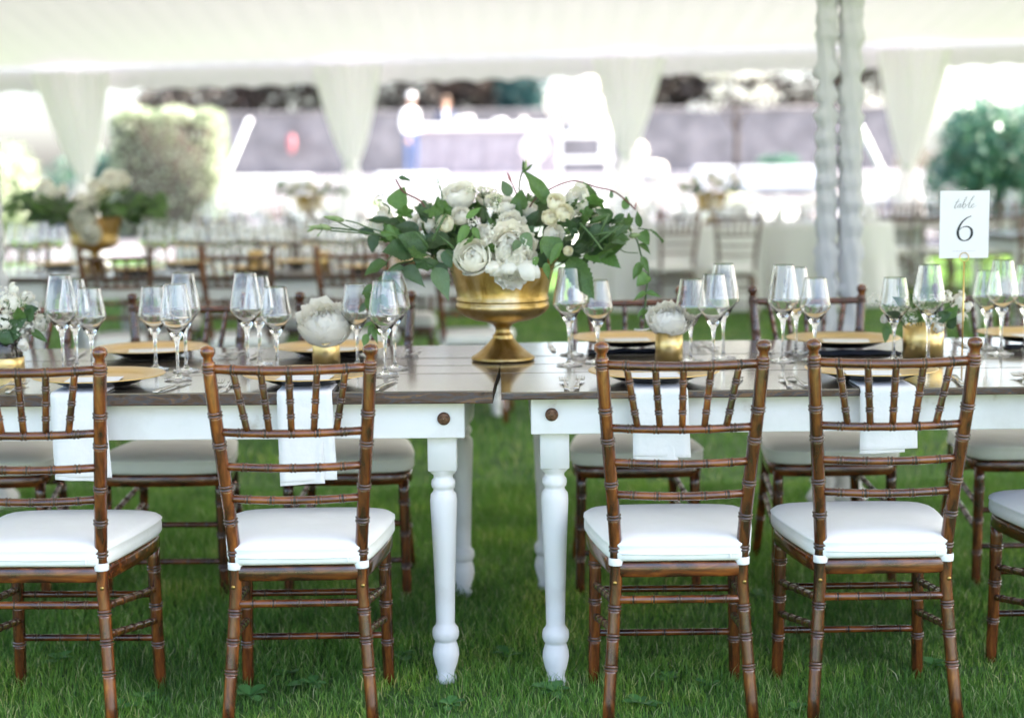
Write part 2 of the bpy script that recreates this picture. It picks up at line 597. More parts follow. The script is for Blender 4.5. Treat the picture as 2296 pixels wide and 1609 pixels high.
# tied curtains on the tent legs
cur_lab = ['white tied-back curtain, the leftmost one, behind the blurred urn of flowers', 'white tied-back curtain left of the centrepiece flowers',
           'white tied-back curtain above the right half of the centrepiece flowers', 'white tied-back curtain near the table number card']
for k, (px, pt, pw) in enumerate([(163, 400, 150), (782, 368, 136), (1413, 345, 138), (2050, 372, 140)]):
    c = at(px, 300, YE - .12)
    wz = at(px, pt, YE - .12).z
    g0 = gz(c.x, YE)
    cu = thing('tied_curtain', cur_lab[k], 'curtain', (c.x, YE - .12, g0), 0, 'tied curtains along the tent edge')
    zt = zlow(c.x) + .2 - g0
    zw = wz - g0
    W = pw * YE / CF / 2
    off = (.10, .02, -.04, -.06)[k]
    loops = []
    N = 64
    for j in range(41):
        t = j / 40
        z = zt * (1 - t) + .02 * t
        if z >= zw:
            q = (z - zw) / (zt - zw)
            w = .055 + (W - .055) * (q ** .72)
            ox = off * (1 - q)
        else:
            q = (zw - z) / zw
            w = .055 + .15 * (1 - math.exp(-3.2 * q))
            ox = off
        am = .10 + .10 * min(1, w / W)
        loop = []
        for i in range(N):
            a = 2 * pi * i / N
            rr = 1 + am * sin(a * 11 + 1.3 * k + .4 * sin(3 * a)) + .05 * sin(a * 5 + z * 2)
            loop.append((ox + w * rr * cos(a), .55 * w * rr * sin(a) + .02, z))
        loops.append(loop)
    mb = MB(); mb.loft(loops); mb.build('drape', M['curtain'], cu)
    mb = MB()
    mb.lathe([(.060, zw - .035), (.072, zw - .02), (.074, zw + .02), (.060, zw + .035)], 20, (off, .02, 0))
    mb.build('tieback', M['white_wood'], cu)
    mb = MB(); mb.tube([(0, .13, 0), (0, .13, zt)], .03, 10); mb.build('tent_leg', M['metal_pole'], cu)

# shirred sleeves on the centre poles
for k, (px, lab) in enumerate([(1871, 'pair of grey-white shirred fabric sleeves on the tent poles beside the table number'),
                               (-17, 'shirred fabric pole sleeve at the left edge of the picture')]):
    p = atz(px, 1150, 0.0)
    pl = thing('draped_tent_pole', lab, 'tent pole', (p.x, p.y, 0), 0, 'shirred centre poles')
    for s in (-1, 1):
        r2 = random.Random(90 + k * 2 + s)
        loops = []
        z = 0.0
        ph = r2.uniform(0, 6)
        while z < 4.7:
            wob = .0042 * sin(z * 57 + 5 * sin(z * 4.3 + ph)) + .0036 * sin(z * 91 + 7 * sin(z * 2.7)) + r2.uniform(-.005, .005)
            base = .041 + .0025 * s * (1 if k == 0 else 0)
            if z < .16:
                base += .035 * (1 - z / .16)
            loop = []
            for i in range(28):
                a = 2 * pi * i / 28
                rr = base + wob * (1 + .8 * sin(a * 2 + z * 9)) + .0032 * sin(a * 7 + z * 23 + ph) + .0022 * sin(3 * a - z * 61)
                loop.append((rr * cos(a) + .006 * sin(z * 2.3 + ph), rr * sin(a), z))
            loops.append(loop)
            z += .022
        mb = MB(); mb.loft(loops)
        o = mb.build('pole_sleeve', M['sleeve'], pl)
        o.location = (s * .0455, 0, 0)

# guy straps
for k, (a, b, lab) in enumerate([((560, 268), (470, 460), 'white slanting tent guy strap right of the clipped hedge'),
                                 ((1912, 252), (2045, 490), 'white slanting tent guy strap right of the draped poles')]):
    A, B = at(*a, 18.3), at(*b, 18.3)
    B = Vector((B.x, B.y + .3, B.z))
    mb = MB()
    d = (B - A)
    d = d / d.z * (A.z - gz(0, 18.3))
    mb.tube([Vector((0, 0, 0)), -d], .030, 8)
    o = mb.build('guy_strap', M['rope'])
    o.location = A
    tag(o, lab, 'strap', 'tent guy straps')


# ------------------------------------------------------------------ trees, hedge, shrubs
def cloud(n, shapes, size, seed, pmat, name):
    """many small leaf faces spread through the volume of a few ellipsoids"""
    rg = np.random.default_rng(seed)
    tot = sum(s[1][0] * s[1][1] * s[1][2] for s in shapes)
    V = []
    for c, r, boxy in shapes:
        m = max(4, int(n * (r[0] * r[1] * r[2]) / tot))
        if boxy:
            q = rg.uniform(-1, 1, (m, 3))
            ax = rg.integers(0, 3, m)
            sg = np.sign(q[np.arange(m), ax])
            q[np.arange(m), ax] = sg * (1 - np.abs(rg.normal(0, .06, m)))
            q /= np.maximum(1, (np.sum(np.abs(q) ** 7, axis=1) ** (1 / 7)))[:, None]
            q[:, 2] += .03 * np.sin(q[:, 0] * 9) * (q[:, 2] > .6)
        else:
            q = rg.normal(0, 1, (m, 3))
            q /= np.linalg.norm(q, axis=1)[:, None]
            q *= (rg.uniform(.25, 1.08, m) ** .6)[:, None]
        p = np.array(c) + q * np.array(r)
        a = rg.normal(0, 1, (m, 3)); a /= np.linalg.norm(a, axis=1)[:, None]
        b = np.cross(a, rg.normal(0, 1, (m, 3))); b /= np.linalg.norm(b, axis=1)[:, None]
        s = rg.uniform(.6, 1.3, (m, 1)) * size
        V.append(np.stack([p - a * s, p - b * s * .5, p + a * s, p + b * s * .5], 1))
    V = np.concatenate(V)
    n = len(V)
    me = bpy.data.meshes.new(name)
    me.vertices.add(n * 4); me.vertices.foreach_set('co', V.ravel())
    me.loops.add(n * 4); me.loops.foreach_set('vertex_index', np.arange(n * 4, dtype=np.int32))
    me.polygons.add(n); me.polygons.foreach_set('loop_start', np.arange(n, dtype=np.int32) * 4)
    me.materials.append(pmat)
    me.update(calc_edges=True)
    return me


def tree(name, label, cat, loc, shapes, n, size, pmat, seed, trunk_h, trunk_r, group=None):
    t = thing(name, label, cat, loc, 0, group)
    link('crown', cloud(n, shapes, size, seed, pmat, 'crown'), t)
    r2 = random.Random(seed)
    mb = MB()
    mb.tube([(0, 0, -.1), (.03, .02, trunk_h * .5), (0, .05, trunk_h)], [trunk_r * 1.3, trunk_r, trunk_r * .6], 8)
    for c, r, b in shapes:
        mb.tube([(0, .02, trunk_h * .55), (c[0] * .5, c[1] * .5, trunk_h * .75 + c[2] * .15), c], [trunk_r * .5, trunk_r * .35, trunk_r * .12], 6)
    mb.build('trunk', M['bark'], t)
    return t


# clipped hedge
hA, hB = at(232, 242, 26), at(486, 242, 26)
hg = thing('clipped_hedge', 'tall clipped pale green hedge, sunlit, left of the stone wall', 'hedge', ((hA.x + hB.x) / 2, 26.6, gz(0, 26)))
hh = hA.z - gz(0, 26)
link('foliage', cloud(9000, [((0, 0, hh / 2), ((hB.x - hA.x) / 2, .6, hh / 2), True), ((0, 0, hh / 2), ((hB.x - hA.x) / 2 * .9, .5, hh / 2 * .96), True)], .05, 5, M['hedge'], 'hedge_leaves'), hg)
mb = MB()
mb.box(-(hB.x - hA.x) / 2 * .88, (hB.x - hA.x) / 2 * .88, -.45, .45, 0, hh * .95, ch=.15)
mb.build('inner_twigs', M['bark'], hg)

# shrubs on both sides
def shrub(name, label, px, py_top, y, rx, pmat, seed, n=3500, size=.06, cat='shrub', group=None):
    c = at(px, py_top, y)
    g = gz(c.x, y)
    h = c.z - g
    r2 = random.Random(seed)
    sh = [((r2.uniform(-.6, .6) * rx, r2.uniform(-.4, .4), h * r2.uniform(.3, .72)), (rx * r2.uniform(.35, .6), .5, h * r2.uniform(.2, .3)), False) for _ in range(7)]
    return tree(name, label, cat, (c.x, y, g), sh, n, size, pmat, seed, h * .55, .06, group)


shrub('leafy_shrub', 'bright pale shrub at the left edge beyond the tent', 30, 300, 22, .75, M['hedge'], 11, 3000, .055)
shrub('leafy_shrub', 'grey-green shrub just right of the leftmost curtain', 215, 330, 27, 1.0, M['shrub'], 17, 2500, .055)
shrub('leafy_shrub', 'teal green leafy shrub above the table number card', 2215, 180, 23, 1.05, M['shrub'], 12, 7500, .06)
shrub('leafy_shrub', 'teal green shrub at the right edge behind the tent', 2340, 150, 25, 1.2, M['shrub'], 13, 5000, .06)
shrub('overexposed_shrub', 'shrub with leaves coloured pale as overexposed, above the teal shrubs at right', 2200, 165, 28, 1.1, M['pale'], 14, 3500, .06)  # sunlit leaf tops painted as pale leaves
shrub('leafy_shrub', 'small teal shrub against the wall left of the draped poles', 1745, 345, 33.2, .33, M['shrub'], 15, 700, .06)

# tree with sunlit glare painted into its leaves; its branches show under the valance
bt = at(1650, 205, 31)
tree('overexposed_tree', 'small tree, leaves coloured white as overexposed, left of the draped poles', 'tree', (bt.x, 31, gz(0, 31)),
     [((-.62, 0, bt.z - .28 - gz(0, 31)), (.36, .3, .13), False), ((-.1, 0, bt.z - .02 - gz(0, 31)), (.5, .3, .2), False), ((.5, 0, bt.z - gz(0, 31) - .1), (.35, .3, .22), False),
      ((.1, .2, bt.z - gz(0, 31) + .55), (.9, .5, .35), False)], 900, .06, M['pale'], 21, 1.5, .05)

# dark trees behind the wall
labs = ['dark copper tree behind the wall, just right of the hedge', 'dark copper tree behind the wall, left of the bar', 'brown-leaved tree behind the bartender',
        'dark copper tree behind the wall, right of the white shelves', 'dark copper tree behind the leaves coloured sunlit white', 'dark copper tree behind the draped poles']
for k, px in enumerate([560, 800, 1010, 1440, 1660, 1890]):
    c = at(px, 300, 48)
    r2 = random.Random(30 + k)
    sh = [((r2.uniform(-1.5, 1.5), r2.uniform(-.8, .8), r2.uniform(1.4, 5.5)), (r2.uniform(1.2, 1.8), 1.2, r2.uniform(.9, 1.4)), False) for _ in range(10)]
    tree('copper_tree', labs[k], 'tree', (c.x, 48, gz(0, 48)), sh, 5200, .13, M['copper'], 40 + k, 3.4, .22, 'dark trees behind the stone wall')
c = at(1168, 300, 46)
tree('blue_spruce', 'dark teal conifer right of the bartender', 'tree', (c.x, 46, gz(0, 46)),
     [((0, 0, 1.3), (.85, .8, 1.2), False), ((0, 0, 2.6), (.8, .7, 1.0), False), ((0, 0, 3.9), (.6, .5, .9), False)], 6000, .08, M['spruce'], 61, 3.6, .12)
c = at(370, 300, 50)
tree('copper_tree', 'dark tree showing just above the hedge', 'tree', (c.x, 50, gz(0, 50)), [((0, 0, 2.3), (.9, .8, .55), False), ((.2, 0, 1.4), (.7, .7, .8), False)], 1600, .1, M['copper'], 71, 2.2, .12,
     'dark trees behind the stone wall')

# stone wall behind the terrace
wL, wR, wt = at(470, 250, 45), at(2010, 250, 45), at(700, 256, 45).z
sw = thing('stone_wall', 'long lavender-grey stone garden wall behind the bar', 'wall', (0, 45, gz(0, 45)))
mb = MB()
mb.grid(lambda u, v: (wL.x + (wR.x - wL.x) * u, -.0 + .03 * sin(u * 140) * sin(v * 17), (wt - gz(0, 45)) * v), 90, 10)
mb.box(wL.x, wR.x, .05, .5, 0, wt - gz(0, 45) - .01)
mb.build('wall_face', M['stone'], sw)
mb = MB(); mb.box(wL.x - .05, wR.x + .05, -.08, .56, wt - gz(0, 45), wt - gz(0, 45) + .08, ch=.02); mb.build('coping', M['stone'], sw)

# ------------------------------------------------------------------ bar, shelves and people on the terrace
ZT = gz(0, 40) + .012
b0, b1 = at(930, 285, 36), at(1245, 285, 36)
bar = thing('bar_counter', 'long grey-panelled bar counter with white top on the terrace', 'bar', ((b0.x + b1.x) / 2, 36, ZT))
bw = (b1.x - b0.x) / 2
bh = b0.z - ZT
mb = MB(); mb.box(-bw, bw, 0, .6, 0, bh - .08, ch=.01); mb.build('front_panel', M['bar'], bar, False)
mb = MB(); mb.box(-bw - .1, bw + .12, -.12, .75, bh - .08, bh + .06, ch=.015); mb.build('counter_top', M['white_wood'], bar, False)
for k in range(5):
    x = -bw + .05 + k * (2 * bw - .1) / 4
    mb = MB(); mb.box(x - .03, x + .03, -.03, -.002, .05, bh - .09, ch=.008); mb.build('panel_batten', M['bar'], bar, False)
# bottles and bowls on the bar
for k, (px, hgt, r, m_, nm, lab) in enumerate([(1120, .10, .14, 'white_wood', 'serving_bowl', 'white bowl on the bar, left of the two'), (1175, .12, .10, 'glass', 'glass_jar', 'glass jar on the bar beside the bowls'),
                                               (1040, .16, .22, 'white_wood', 'serving_bowl', 'white bowl on the bar by the bartender')]):
    c = at(px, 285, 36.2)
    mb = MB(); mb.lathe([(.001, 0), (r * .6, 0), (r * .9, hgt * .5), (r, hgt), (r * .93, hgt), (r * .8, hgt * .5), (r * .5, .02), (.001, .02)], 18)
    o = mb.build(nm, M[m_]); o.location = (c.x, 36.25, ZT + bh + .06)
    tag(o, lab, 'bowl' if 'bowl' in nm else 'jar', 'things on the bar')

# white tiered stand with white flowers
s0, s1 = at(1248, 302, 34), at(1372, 302, 34)
st = thing('tiered_stand', 'white two-shelf stand carrying white flowers, right end of the bar', 'shelf stand', ((s0.x + s1.x) / 2, 34, ZT))
hw = (s1.x - s0.x) / 2
for py in (303, 357, 395):
    z = at(1300, py, 34).z - ZT
    if z > .03:
        mb = MB(); mb.box(-hw, hw, -.25, .25, z - .05, z + .05, ch=.01); mb.build('shelf', M['white_wood'], st, False)
for sx in (-1, 1):
    for sy in (-1, 1):
        z = at(1300, 303, 34).z - ZT
        mb = MB(); mb.box(sx * (hw - .06) - .03, sx * (hw - .06) + .03, sy * .2 - .03, sy * .2 + .03, 0, z - .051); mb.build('post', M['white_wood'], st, False)


def petal_ball(mb, c, R, n, rg, size):
    for _ in range(n):
        d = Vector((rg.gauss(0, 1), rg.gauss(0, 1), rg.gauss(0, 1))).normalized()
        t = d.cross(Vector((rg.gauss(0, 1), rg.gauss(0, 1), rg.gauss(0, 1)))).normalized()
        b = d.cross(t)
        p = Vector(c) + d * R * rg.uniform(.75, 1.05)
        s = size * rg.uniform(.7, 1.3)
        mb.add([p - t * s - d * s * .3, p - b * s, p + t * s + d * s * .3, p + b * s], [(0, 1, 2, 3)])


for k, (px, py, r) in enumerate([(1300, 215, 30), (1242, 235, 20), (1335, 240, 22), (1320, 195, 22), (1285, 250, 22), (1200, 330, 28), (1350, 285, 18), (1430, 340, 20), (1470, 385, 24)]):
    y = 34 if k < 7 else 30
    c = at(px, py, y)
    R = r * y / CF
    gzb = gz(c.x, y)
    rg = random.Random(200 + k)
    if k < 7:
        base = at(1300, 303, 34).z + .05 if k != 5 else ZT
        if k == 6: base = at(1300, 357, 34).z + .05
    else:
        base = gzb
    t = thing('white_bouquet', 'round white flower bouquet, %s' % ['largest one on top of the white stand', 'left end on top of the white stand', 'right end on top of the white stand', 'highest on the white stand',
              'low middle on top of the white stand', 'on a tall stem left of the white stand', 'on the lower shelf of the white stand', 'beside the third curtain', 'low, right of the third curtain'][k], 'flowers', (c.x, y, base), 0, 'white bouquets by the bar')
    mb = MB(); petal_ball(mb, (0, 0, c.z - base), R, 160, rg, R * .35); petal_ball(mb, (0, 0, c.z - base), R * .7, 60, rg, R * .4)
    o = mb.build('blossoms', M['bloom'], t); o['kind'] = 'stuff'
    mb = MB(); mb.lathe([(.001, 0), (.06, 0), (.05, .1), (.03, max(.12, (c.z - base) * .7)), (.001, max(.13, (c.z - base) * .75))], 12); mb.build('vase', M['white_wood'], t)


def skin_person(name, label, loc, rz, J, R, E, zones, group):
    """one continuous body grown from its joints"""
    t = thing(name, label, 'person', loc, rz, group)
    me = bpy.data.meshes.new('body')
    me.from_pydata(J, E, [])
    o = link('body', me, t)
    mod = o.modifiers.new('skin', 'SKIN')
    for i, sv in enumerate(me.skin_vertices[0].data):
        r = R[i]
        sv.radius = (r, r) if not hasattr(r, '__len__') else r
        sv.use_root = (i == 0)
    mod.use_smooth_shade = True
    sb = o.modifiers.new('sub', 'SUBSURF'); sb.levels = 2; sb.render_levels = 2
    m, nt, bs = base_mat(name + '_zones')
    tc = nt.nodes.new('ShaderNodeTexCoord'); sp = nt.nodes.new('ShaderNodeSeparateXYZ'); nt.links.new(tc.outputs['Object'], sp.inputs[0])
    mr = nt.nodes.new('ShaderNodeMapRange'); mr.inputs['From Max'].default_value = 2.0; nt.links.new(sp.outputs['Z'], mr.inputs[0])
    cr = nt.nodes.new('ShaderNodeValToRGB'); cr.color_ramp.interpolation = 'CONSTANT'
    e = cr.color_ramp.elements
    while len(e) < len(zones): e.new(.5)
    for el, (p, c) in zip(e, zones):
        el.position = p / 2.0; el.color = (*c, 1)
    nt.links.new(mr.outputs[0], cr.inputs[0]); nt.links.new(cr.outputs[0], bs.inputs['Base Color'])
    bs.inputs['Roughness'].default_value = .7
    me.materials.append(m)
    return t


SK = (.50, .30, .21)
J = [(0, 0, .95), (0, .01, 1.15), (0, 0, 1.36), (0, -.01, 1.47), (0, -.03, 1.58), (0, -.03, 1.70),
     (.10, 0, .90), (.11, -.03, .50), (.11, .02, .10), (.11, -.12, .05), (-.10, 0, .90), (-.11, .02, .50), (-.11, .04, .10), (-.11, -.10, .05),
     (.19, 0, 1.38), (.25, .02, 1.12), (.22, -.16, .98), (.20, -.26, 1.0), (-.19, 0, 1.38), (-.26, .02, 1.12), (-.25, -.08, .90), (-.24, -.12, .80)]
E_ = [(0, 1), (1, 2), (2, 3), (3, 4), (4, 5), (0, 6), (6, 7), (7, 8), (8, 9), (0, 10), (10, 11), (11, 12), (12, 13),
      (2, 14), (14, 15), (15, 16), (16, 17), (2, 18), (18, 19), (19, 20), (20, 21)]
R_ = [(.15, .11), (.15, .11), (.15, .10), .055, (.075, .09), (.07, .085), .085, .062, .045, .04, .085, .062, .045, .04, .062, .046, .036, .035, .062, .046, .036, .035]


def face_bits(t, hair, hc):
    for sx in (-1, 1):
        mb = MB(); mb.lathe([(.001, -.008), (.009, -.004), (.009, .004), (.001, .008)], 8, (sx * .03, -.118, 1.66)); mb.build('eye', M['black'], t)
        mb = MB(); mb.lathe([(.001, -.03), (.014, -.015), (.014, .015), (.001, .03)], 8, (sx * .08, -.03, 1.64)); mb.build('ear', mat('skin', SK, rough=.6), t)
    mb = MB(); mb.tube([(0, -.105, 1.665), (0, -.135, 1.63), (0, -.11, 1.615)], [.008, .016, .012], 8); mb.build('nose', mat('skin', SK, rough=.6), t)
    mb = MB(); mb.tube([(-.025, -.113, 1.585), (0, -.122, 1.583), (.025, -.113, 1.585)], [.004, .007, .004], 6); mb.build('mouth', mat('lips', (.35, .14, .12), rough=.6), t)
    mb = MB(); mb.lathe([(.086, 1.68), (.098, 1.70), (.094, 1.75), (.065, 1.785), (.001, 1.80)], 16, (0, -.022, 0)); mb.build(hair, mat(hair + '_colour', hc, rough=.7), t)


def hand(t, c, d):
    """a palm with five separate bent fingers"""
    mb = MB()
    c = Vector(c); d = Vector(d).normalized(); s = d.cross(Vector((0, 0, 1))).normalized() if abs(d.z) < .9 else Vector((0, 1, 0))
    u = s.cross(d)
    mb.tube([c, c + d * .05, c + d * .09], [.03, .04, .034], 8)
    for k, L in enumerate((.065, .078, .075, .058)):
        o_ = c + d * .085 + s * (.027 - .018 * k)
        mb.tube([o_, o_ + d * L * .5 - u * .006, o_ + d * L * .85 - u * .028], [.010, .009, .006], 6)
    o_ = c + d * .03 + s * .035
    mb.tube([o_, o_ + s * .03 + d * .025, o_ + s * .035 + d * .055 - u * .01], [.012, .011, .007], 6)
    mb.build('hand', mat('skin', SK, rough=.6), t)


c = at(922, 300, 35.4)
p1 = skin_person('person', 'person in white cap, white shirt and jeans at the left end of the bar', (c.x, 35.3, ZT), .9, J, R_, E_,
                 [(0, (.06, .05, .05)), (.09, (.06, .10, .22)), (.93, (.80, .80, .80)), (1.47, SK)], 'people at the bar')
face_bits(p1, 'cap', (.80, .79, .78)); hand(p1, (.20, -.27, 1.0), (0, -1, .1)); hand(p1, (-.24, -.125, .80), (0, -.4, -1))
c = at(1000, 260, 36.9)
p2 = skin_person('person', 'bartender in dark blue jacket and white shirt behind the bar', (c.x, 36.95, ZT), 0, J, R_, E_,
                 [(0, (.03, .03, .035)), (.09, (.02, .03, .07)), (1.47, SK)], 'people at the bar')
face_bits(p2, 'hair', (.10, .06, .035)); hand(p2, (.20, -.27, 1.0), (0, -1, .1)); hand(p2, (-.24, -.125, .80), (0, -.4, -1))
mb = MB(); mb.loft([[(-.015, -.13, 1.05), (.015, -.13, 1.05)], [(-.028, -.135, 1.25), (.028, -.135, 1.25)], [(-.045, -.10, 1.46), (.045, -.10, 1.46)]], closed=False)
mb.build('shirt_front', M['strap'], p2)
# red coat hanging by the wall
c = at(650, 322, 44.4)
mb = MB(); mb.loft([[(q * w * cos(a), .10 * sin(a), z) for a in [i * pi / 6 for i in range(12)] for q in (1,)] for w, z in ((.03, .25), (.10, .21), (.11, 0), (.08, -.2), (.02, -.26))], True, True)
o = mb.build('red_cloth', mat('red_fabric', [(.3, (.30, .09, .11)), (.7, (.40, .15, .16))], 8, .8)); o.location = (c.x, 44.7, c.z)
tag(o, 'red cloth hanging on the stone wall', 'cloth')

# white low parapet pieces along the terrace edge
for k, (xa, xb, py) in enumerate([(522, 695, 404), (845, 1000, 398), (1556, 1640, 384)]):
    A, B = at(xa, py, 27.5), at(xb, py, 27.5)
    t = thing('white_table', 'narrow white table in the sun beyond the tent, %s' % ['left, above the small golden urn', 'behind the left half of the centrepiece', 'left of the draped poles'][k], 'table',
              ((A.x + B.x) / 2, 27.5, gz(0, 27.5)), 0, 'narrow white tables beyond the tent')
    w = (B.x - A.x) / 2; h = A.z - gz(0, 27.5)
    mb = MB(); mb.box(-w, w, -.22, .22, h - .06, h + .07, ch=.015); mb.build('top', M['white_wood'], t, False)
    for s in (-1, 1):
        mb = MB(); mb.box(s * (w - .12) - .05, s * (w - .12) + .05, -.2, .2, 0, h - .062); mb.build('leg', M['white_wood'], t, False)
A, B = at(1662, 374, 29), at(1838, 374, 29)
t = thing('white_sideboard', 'white sideboard standing in the sun just left of the draped poles', 'sideboard', ((A.x + B.x) / 2, 29, gz(0, 29)))
w = (B.x - A.x) / 2; h = A.z - gz(0, 29)
mb = MB(); mb.box(-w, w, -.25, .25, 0.05, h - .07, ch=.01); mb.build('body', M['white_wood'], t, False)
mb = MB(); mb.box(-w - .04, w + .04, -.29, .29, h - .068, h, ch=.01); mb.build('top', M['white_wood'], t, False)
for s in (-1, 1):
    mb = MB(); mb.box(s * w / 2 - w * .46, s * w / 2 + w * .46, -.268, -.252, .1, h - .12, ch=.004); mb.build('door', M['white_wood'], t, False)


# ------------------------------------------------------------------ chiavari chair
def ringed(pts, r0, rings, r1=None, w=.0068, n=12, amp=.14, extra=None):
    """a turned bamboo-style bar: a smooth path with groups of raised rings"""
    pts = catmull(pts, 8)
    L = [0.0]
    for i in range(1, len(pts)):
        L.append(L[-1] + (pts[i] - pts[i - 1]).length)
    tot = L[-1]

    def pos(s):
        s = max(0, min(tot, s))
        for i in range(1, len(L)):
            if s <= L[i] + 1e-9:
                return pts[i - 1].lerp(pts[i], (s - L[i - 1]) / max(1e-9, L[i] - L[i - 1]))
        return pts[-1]
    r1 = r0 if r1 is None else r1
    S = [(i * tot / 10, 1.0, 0) for i in range(11)]
    S = [q for q in S if all(abs(q[0] - r * tot) > w * 1.9 for r in rings)]
    for r in rings:
        for o_, k, d in ((-1.7, 1, 0), (-1.12, 1, 0), (-1, .97, 1), (-.8, 1 + amp, 0), (-.42, 1 + amp, 1), (-.2, .97, 1), (.2, .97, 1), (.42, 1 + amp, 0), (.8, 1 + amp, 1), (1, .97, 0), (1.12, 1, 0), (1.7, 1, 0)):
            S.append((r * tot + o_ * w, k, d))
    S.sort(key=lambda q: q[0])
    P, Rr, mi = [], [], []
    for s, k, d in S:
        P.append(pos(s)); Rr.append((r0 + (r1 - r0) * max(0, min(1, s / tot))) * k); mi.append(d)
    mb = MB()
    mb.tube(P, Rr, n, mis=mi[:-1])
    return mb


def outline(k, y_off=0.0):
    """seat plan: narrow at the back, wide with round corners at the front"""
    pts = []
    right = [(.0, -.188), (.10, -.189), (.140, -.187), (.160, -.172), (.173, -.12), (.188, -.03), (.200, .06), (.206, .13), (.203, .170), (.190, .198), (.165, .213), (.12, .222), (.06, .226)]
    pts = right + [(0, .227)] + [(-x, y) for x, y in reversed(right[1:])]
    return [((x) * k, .02 + (y - .02) * k + y_off) for x, y in pts]


CM = {}
cm2 = [M['chair'], M['groove']]
cmr = [M['chair_rail'], M['groove']]
PATH = [(.184, -.243, .900), (.177, -.231, .80), (.167, -.210, .68), (.157, -.190, .56), (.149, -.175, .45), (.1475, -.172, .40), (.152, -.176, .30), (.161, -.192, .17), (.174, -.222, -.01)]
for s in (-1, 1):
    mb = ringed([(s * x, y, z) for x, y, z in PATH], .0155, [.02, .135, .215, .33, .42, .505, .66, .735, .815], .0148, n=14)
    # finial button
    mb.lathe([(.012, .898), (.0115, .910), (.0165, .916), (.0180, .924), (.0165, .931), (.010, .936), (.001, .938)], 14, (s * .1845, -.2435, 0))
    CM['rear', s] = mb.mesh('rear_leg', cm2)
    mb = ringed([(s * .178, .185, .385), (s * .180, .186, .2), (s * .184, .190, -.01)], .0170, [.17, .42, .68], .0150, n=14)
    CM['front', s] = mb.mesh('front_leg', cm2)
    mb = MB(); mb.lathe([(.001, 0), (.0045, .0005), (.005, .002), (.001, .003)], 10)
    me = mb.mesh('screw', M['brass'])
    CM['screw'] = me
    for q, (za, zb) in enumerate(((.315, .262), (.245, .178))):
        mb = ringed([(s * .1525, -.178, za), (s * .179, .186, zb)], .0092, [.14, .32, .5, .68, .86], w=.006, n=10)
        CM['side', s, q] = mb.mesh('stretcher', cm2)
    # strap round the rear post
    mb = MB()
    mb.lathe([(.0166, .402), (.0174, .4035), (.0174, .4185), (.0166, .420)], 16, (s * .1485, -.1735, 0))
    mb.box(s * .1485 - .004 - (.006 if s < 0 else 0), s * .1485 + .004 + (.006 if s > 0 else 0), -.178, -.160, .4205, .424)
    CM['strap', s] = mb.mesh('tie_strap', M['strap'])


def rail(z, xw, y, bow, r, rings, dz=0.0):
    return ringed([(-xw, y, z), (-xw * .5, y - bow * .75, z - dz * .75), (0, y - bow, z - dz), (xw * .5, y - bow * .75, z - dz * .75), (xw, y, z)], r, rings, w=.0075, n=12)


CM['top'] = rail(.884, .181, -.240, .022, .0112, [.145, .322, .5, .678, .855], .004).mesh('top_rail', cmr)
for q, (z, xw, y) in enumerate(((.735, .171, -.219), (.652, .164, -.204), (.574, .157, -.191))):
    CM['cross', q] = rail(z, xw, y, .018, .0098, [.155, .328, .5, .672, .845], .003).mesh('cross_rail', cmr)
for k in range(5):
    u = (k - 2) / 2
    xt, xb = u * .128, u * .118 * .86
    yt, yb = -.240 - .022 * (1 - (u * .71) ** 2), -.219 - .018 * (1 - (u * .6) ** 2)
    mb = ringed([(xt, yt, .882), (xt * .66 + xb * .34, yt * .66 + yb * .34, .83), (xb, yb, .735)], .0082, [.26, .50, .74], w=.0058, n=10, amp=.22)
    # swelling in the middle
    CM['spin', k] = mb.mesh('spindle', cm2)
CM['stf', 0] = ringed([(-.178, .186, .248), (.178, .186, .248)], .0088, [.13, .3, .5, .7, .87], w=.006, n=10).mesh('stretcher', cmr)
CM['stf', 1] = ringed([(-.181, .188, .132), (.181, .188, .132)], .0088, [.13, .3, .5, .7, .87], w=.006, n=10).mesh('stretcher', cmr)
CM['str'] = ringed([(-.151, -.176, .318), (.151, -.176, .318)], .0095, [.14, .3, .5, .7, .86], w=.006, n=10).mesh('stretcher', cmr)
mb = MB()
o1 = outline(.985)
mb.loft([[(x, y, z) for x, y in outline(k)] for k, z in ((.93, .372), (.975, .374), (.99, .380), (.99, .403), (.975, .409), (.93, .410))], True, True)
CM['frame'] = mb.mesh('seat_frame', M['chair_rail'])
mb = MB()
cp = [(.95, .411), (.995, .414), (1.015, .421), (1.017, .436), (1.012, .447), (1.022, .450), (1.022, .454), (1.008, .456), (.985, .4605), (.93, .4655), (.80, .470), (.55, .474), (.25, .4755)]
mb.loft([[(x, y, z) for x, y in outline(k)] for k, z in cp], True, True)
CM['cushion'] = mb.mesh('cushion', M['cushion'])
mb = MB()
mb.tube([(-.138, -.1925, .4315), (-.07, -.1945, .4305), (0, -.195, .430), (.07, -.1945, .4305), (.138, -.1925, .4315)], .0017, 6)
mb.tube([(.118, -.196, .431), (.118, -.197, .419)], .0016, 5)
CM['zip'] = mb.mesh('zip_seam', M['strap'])


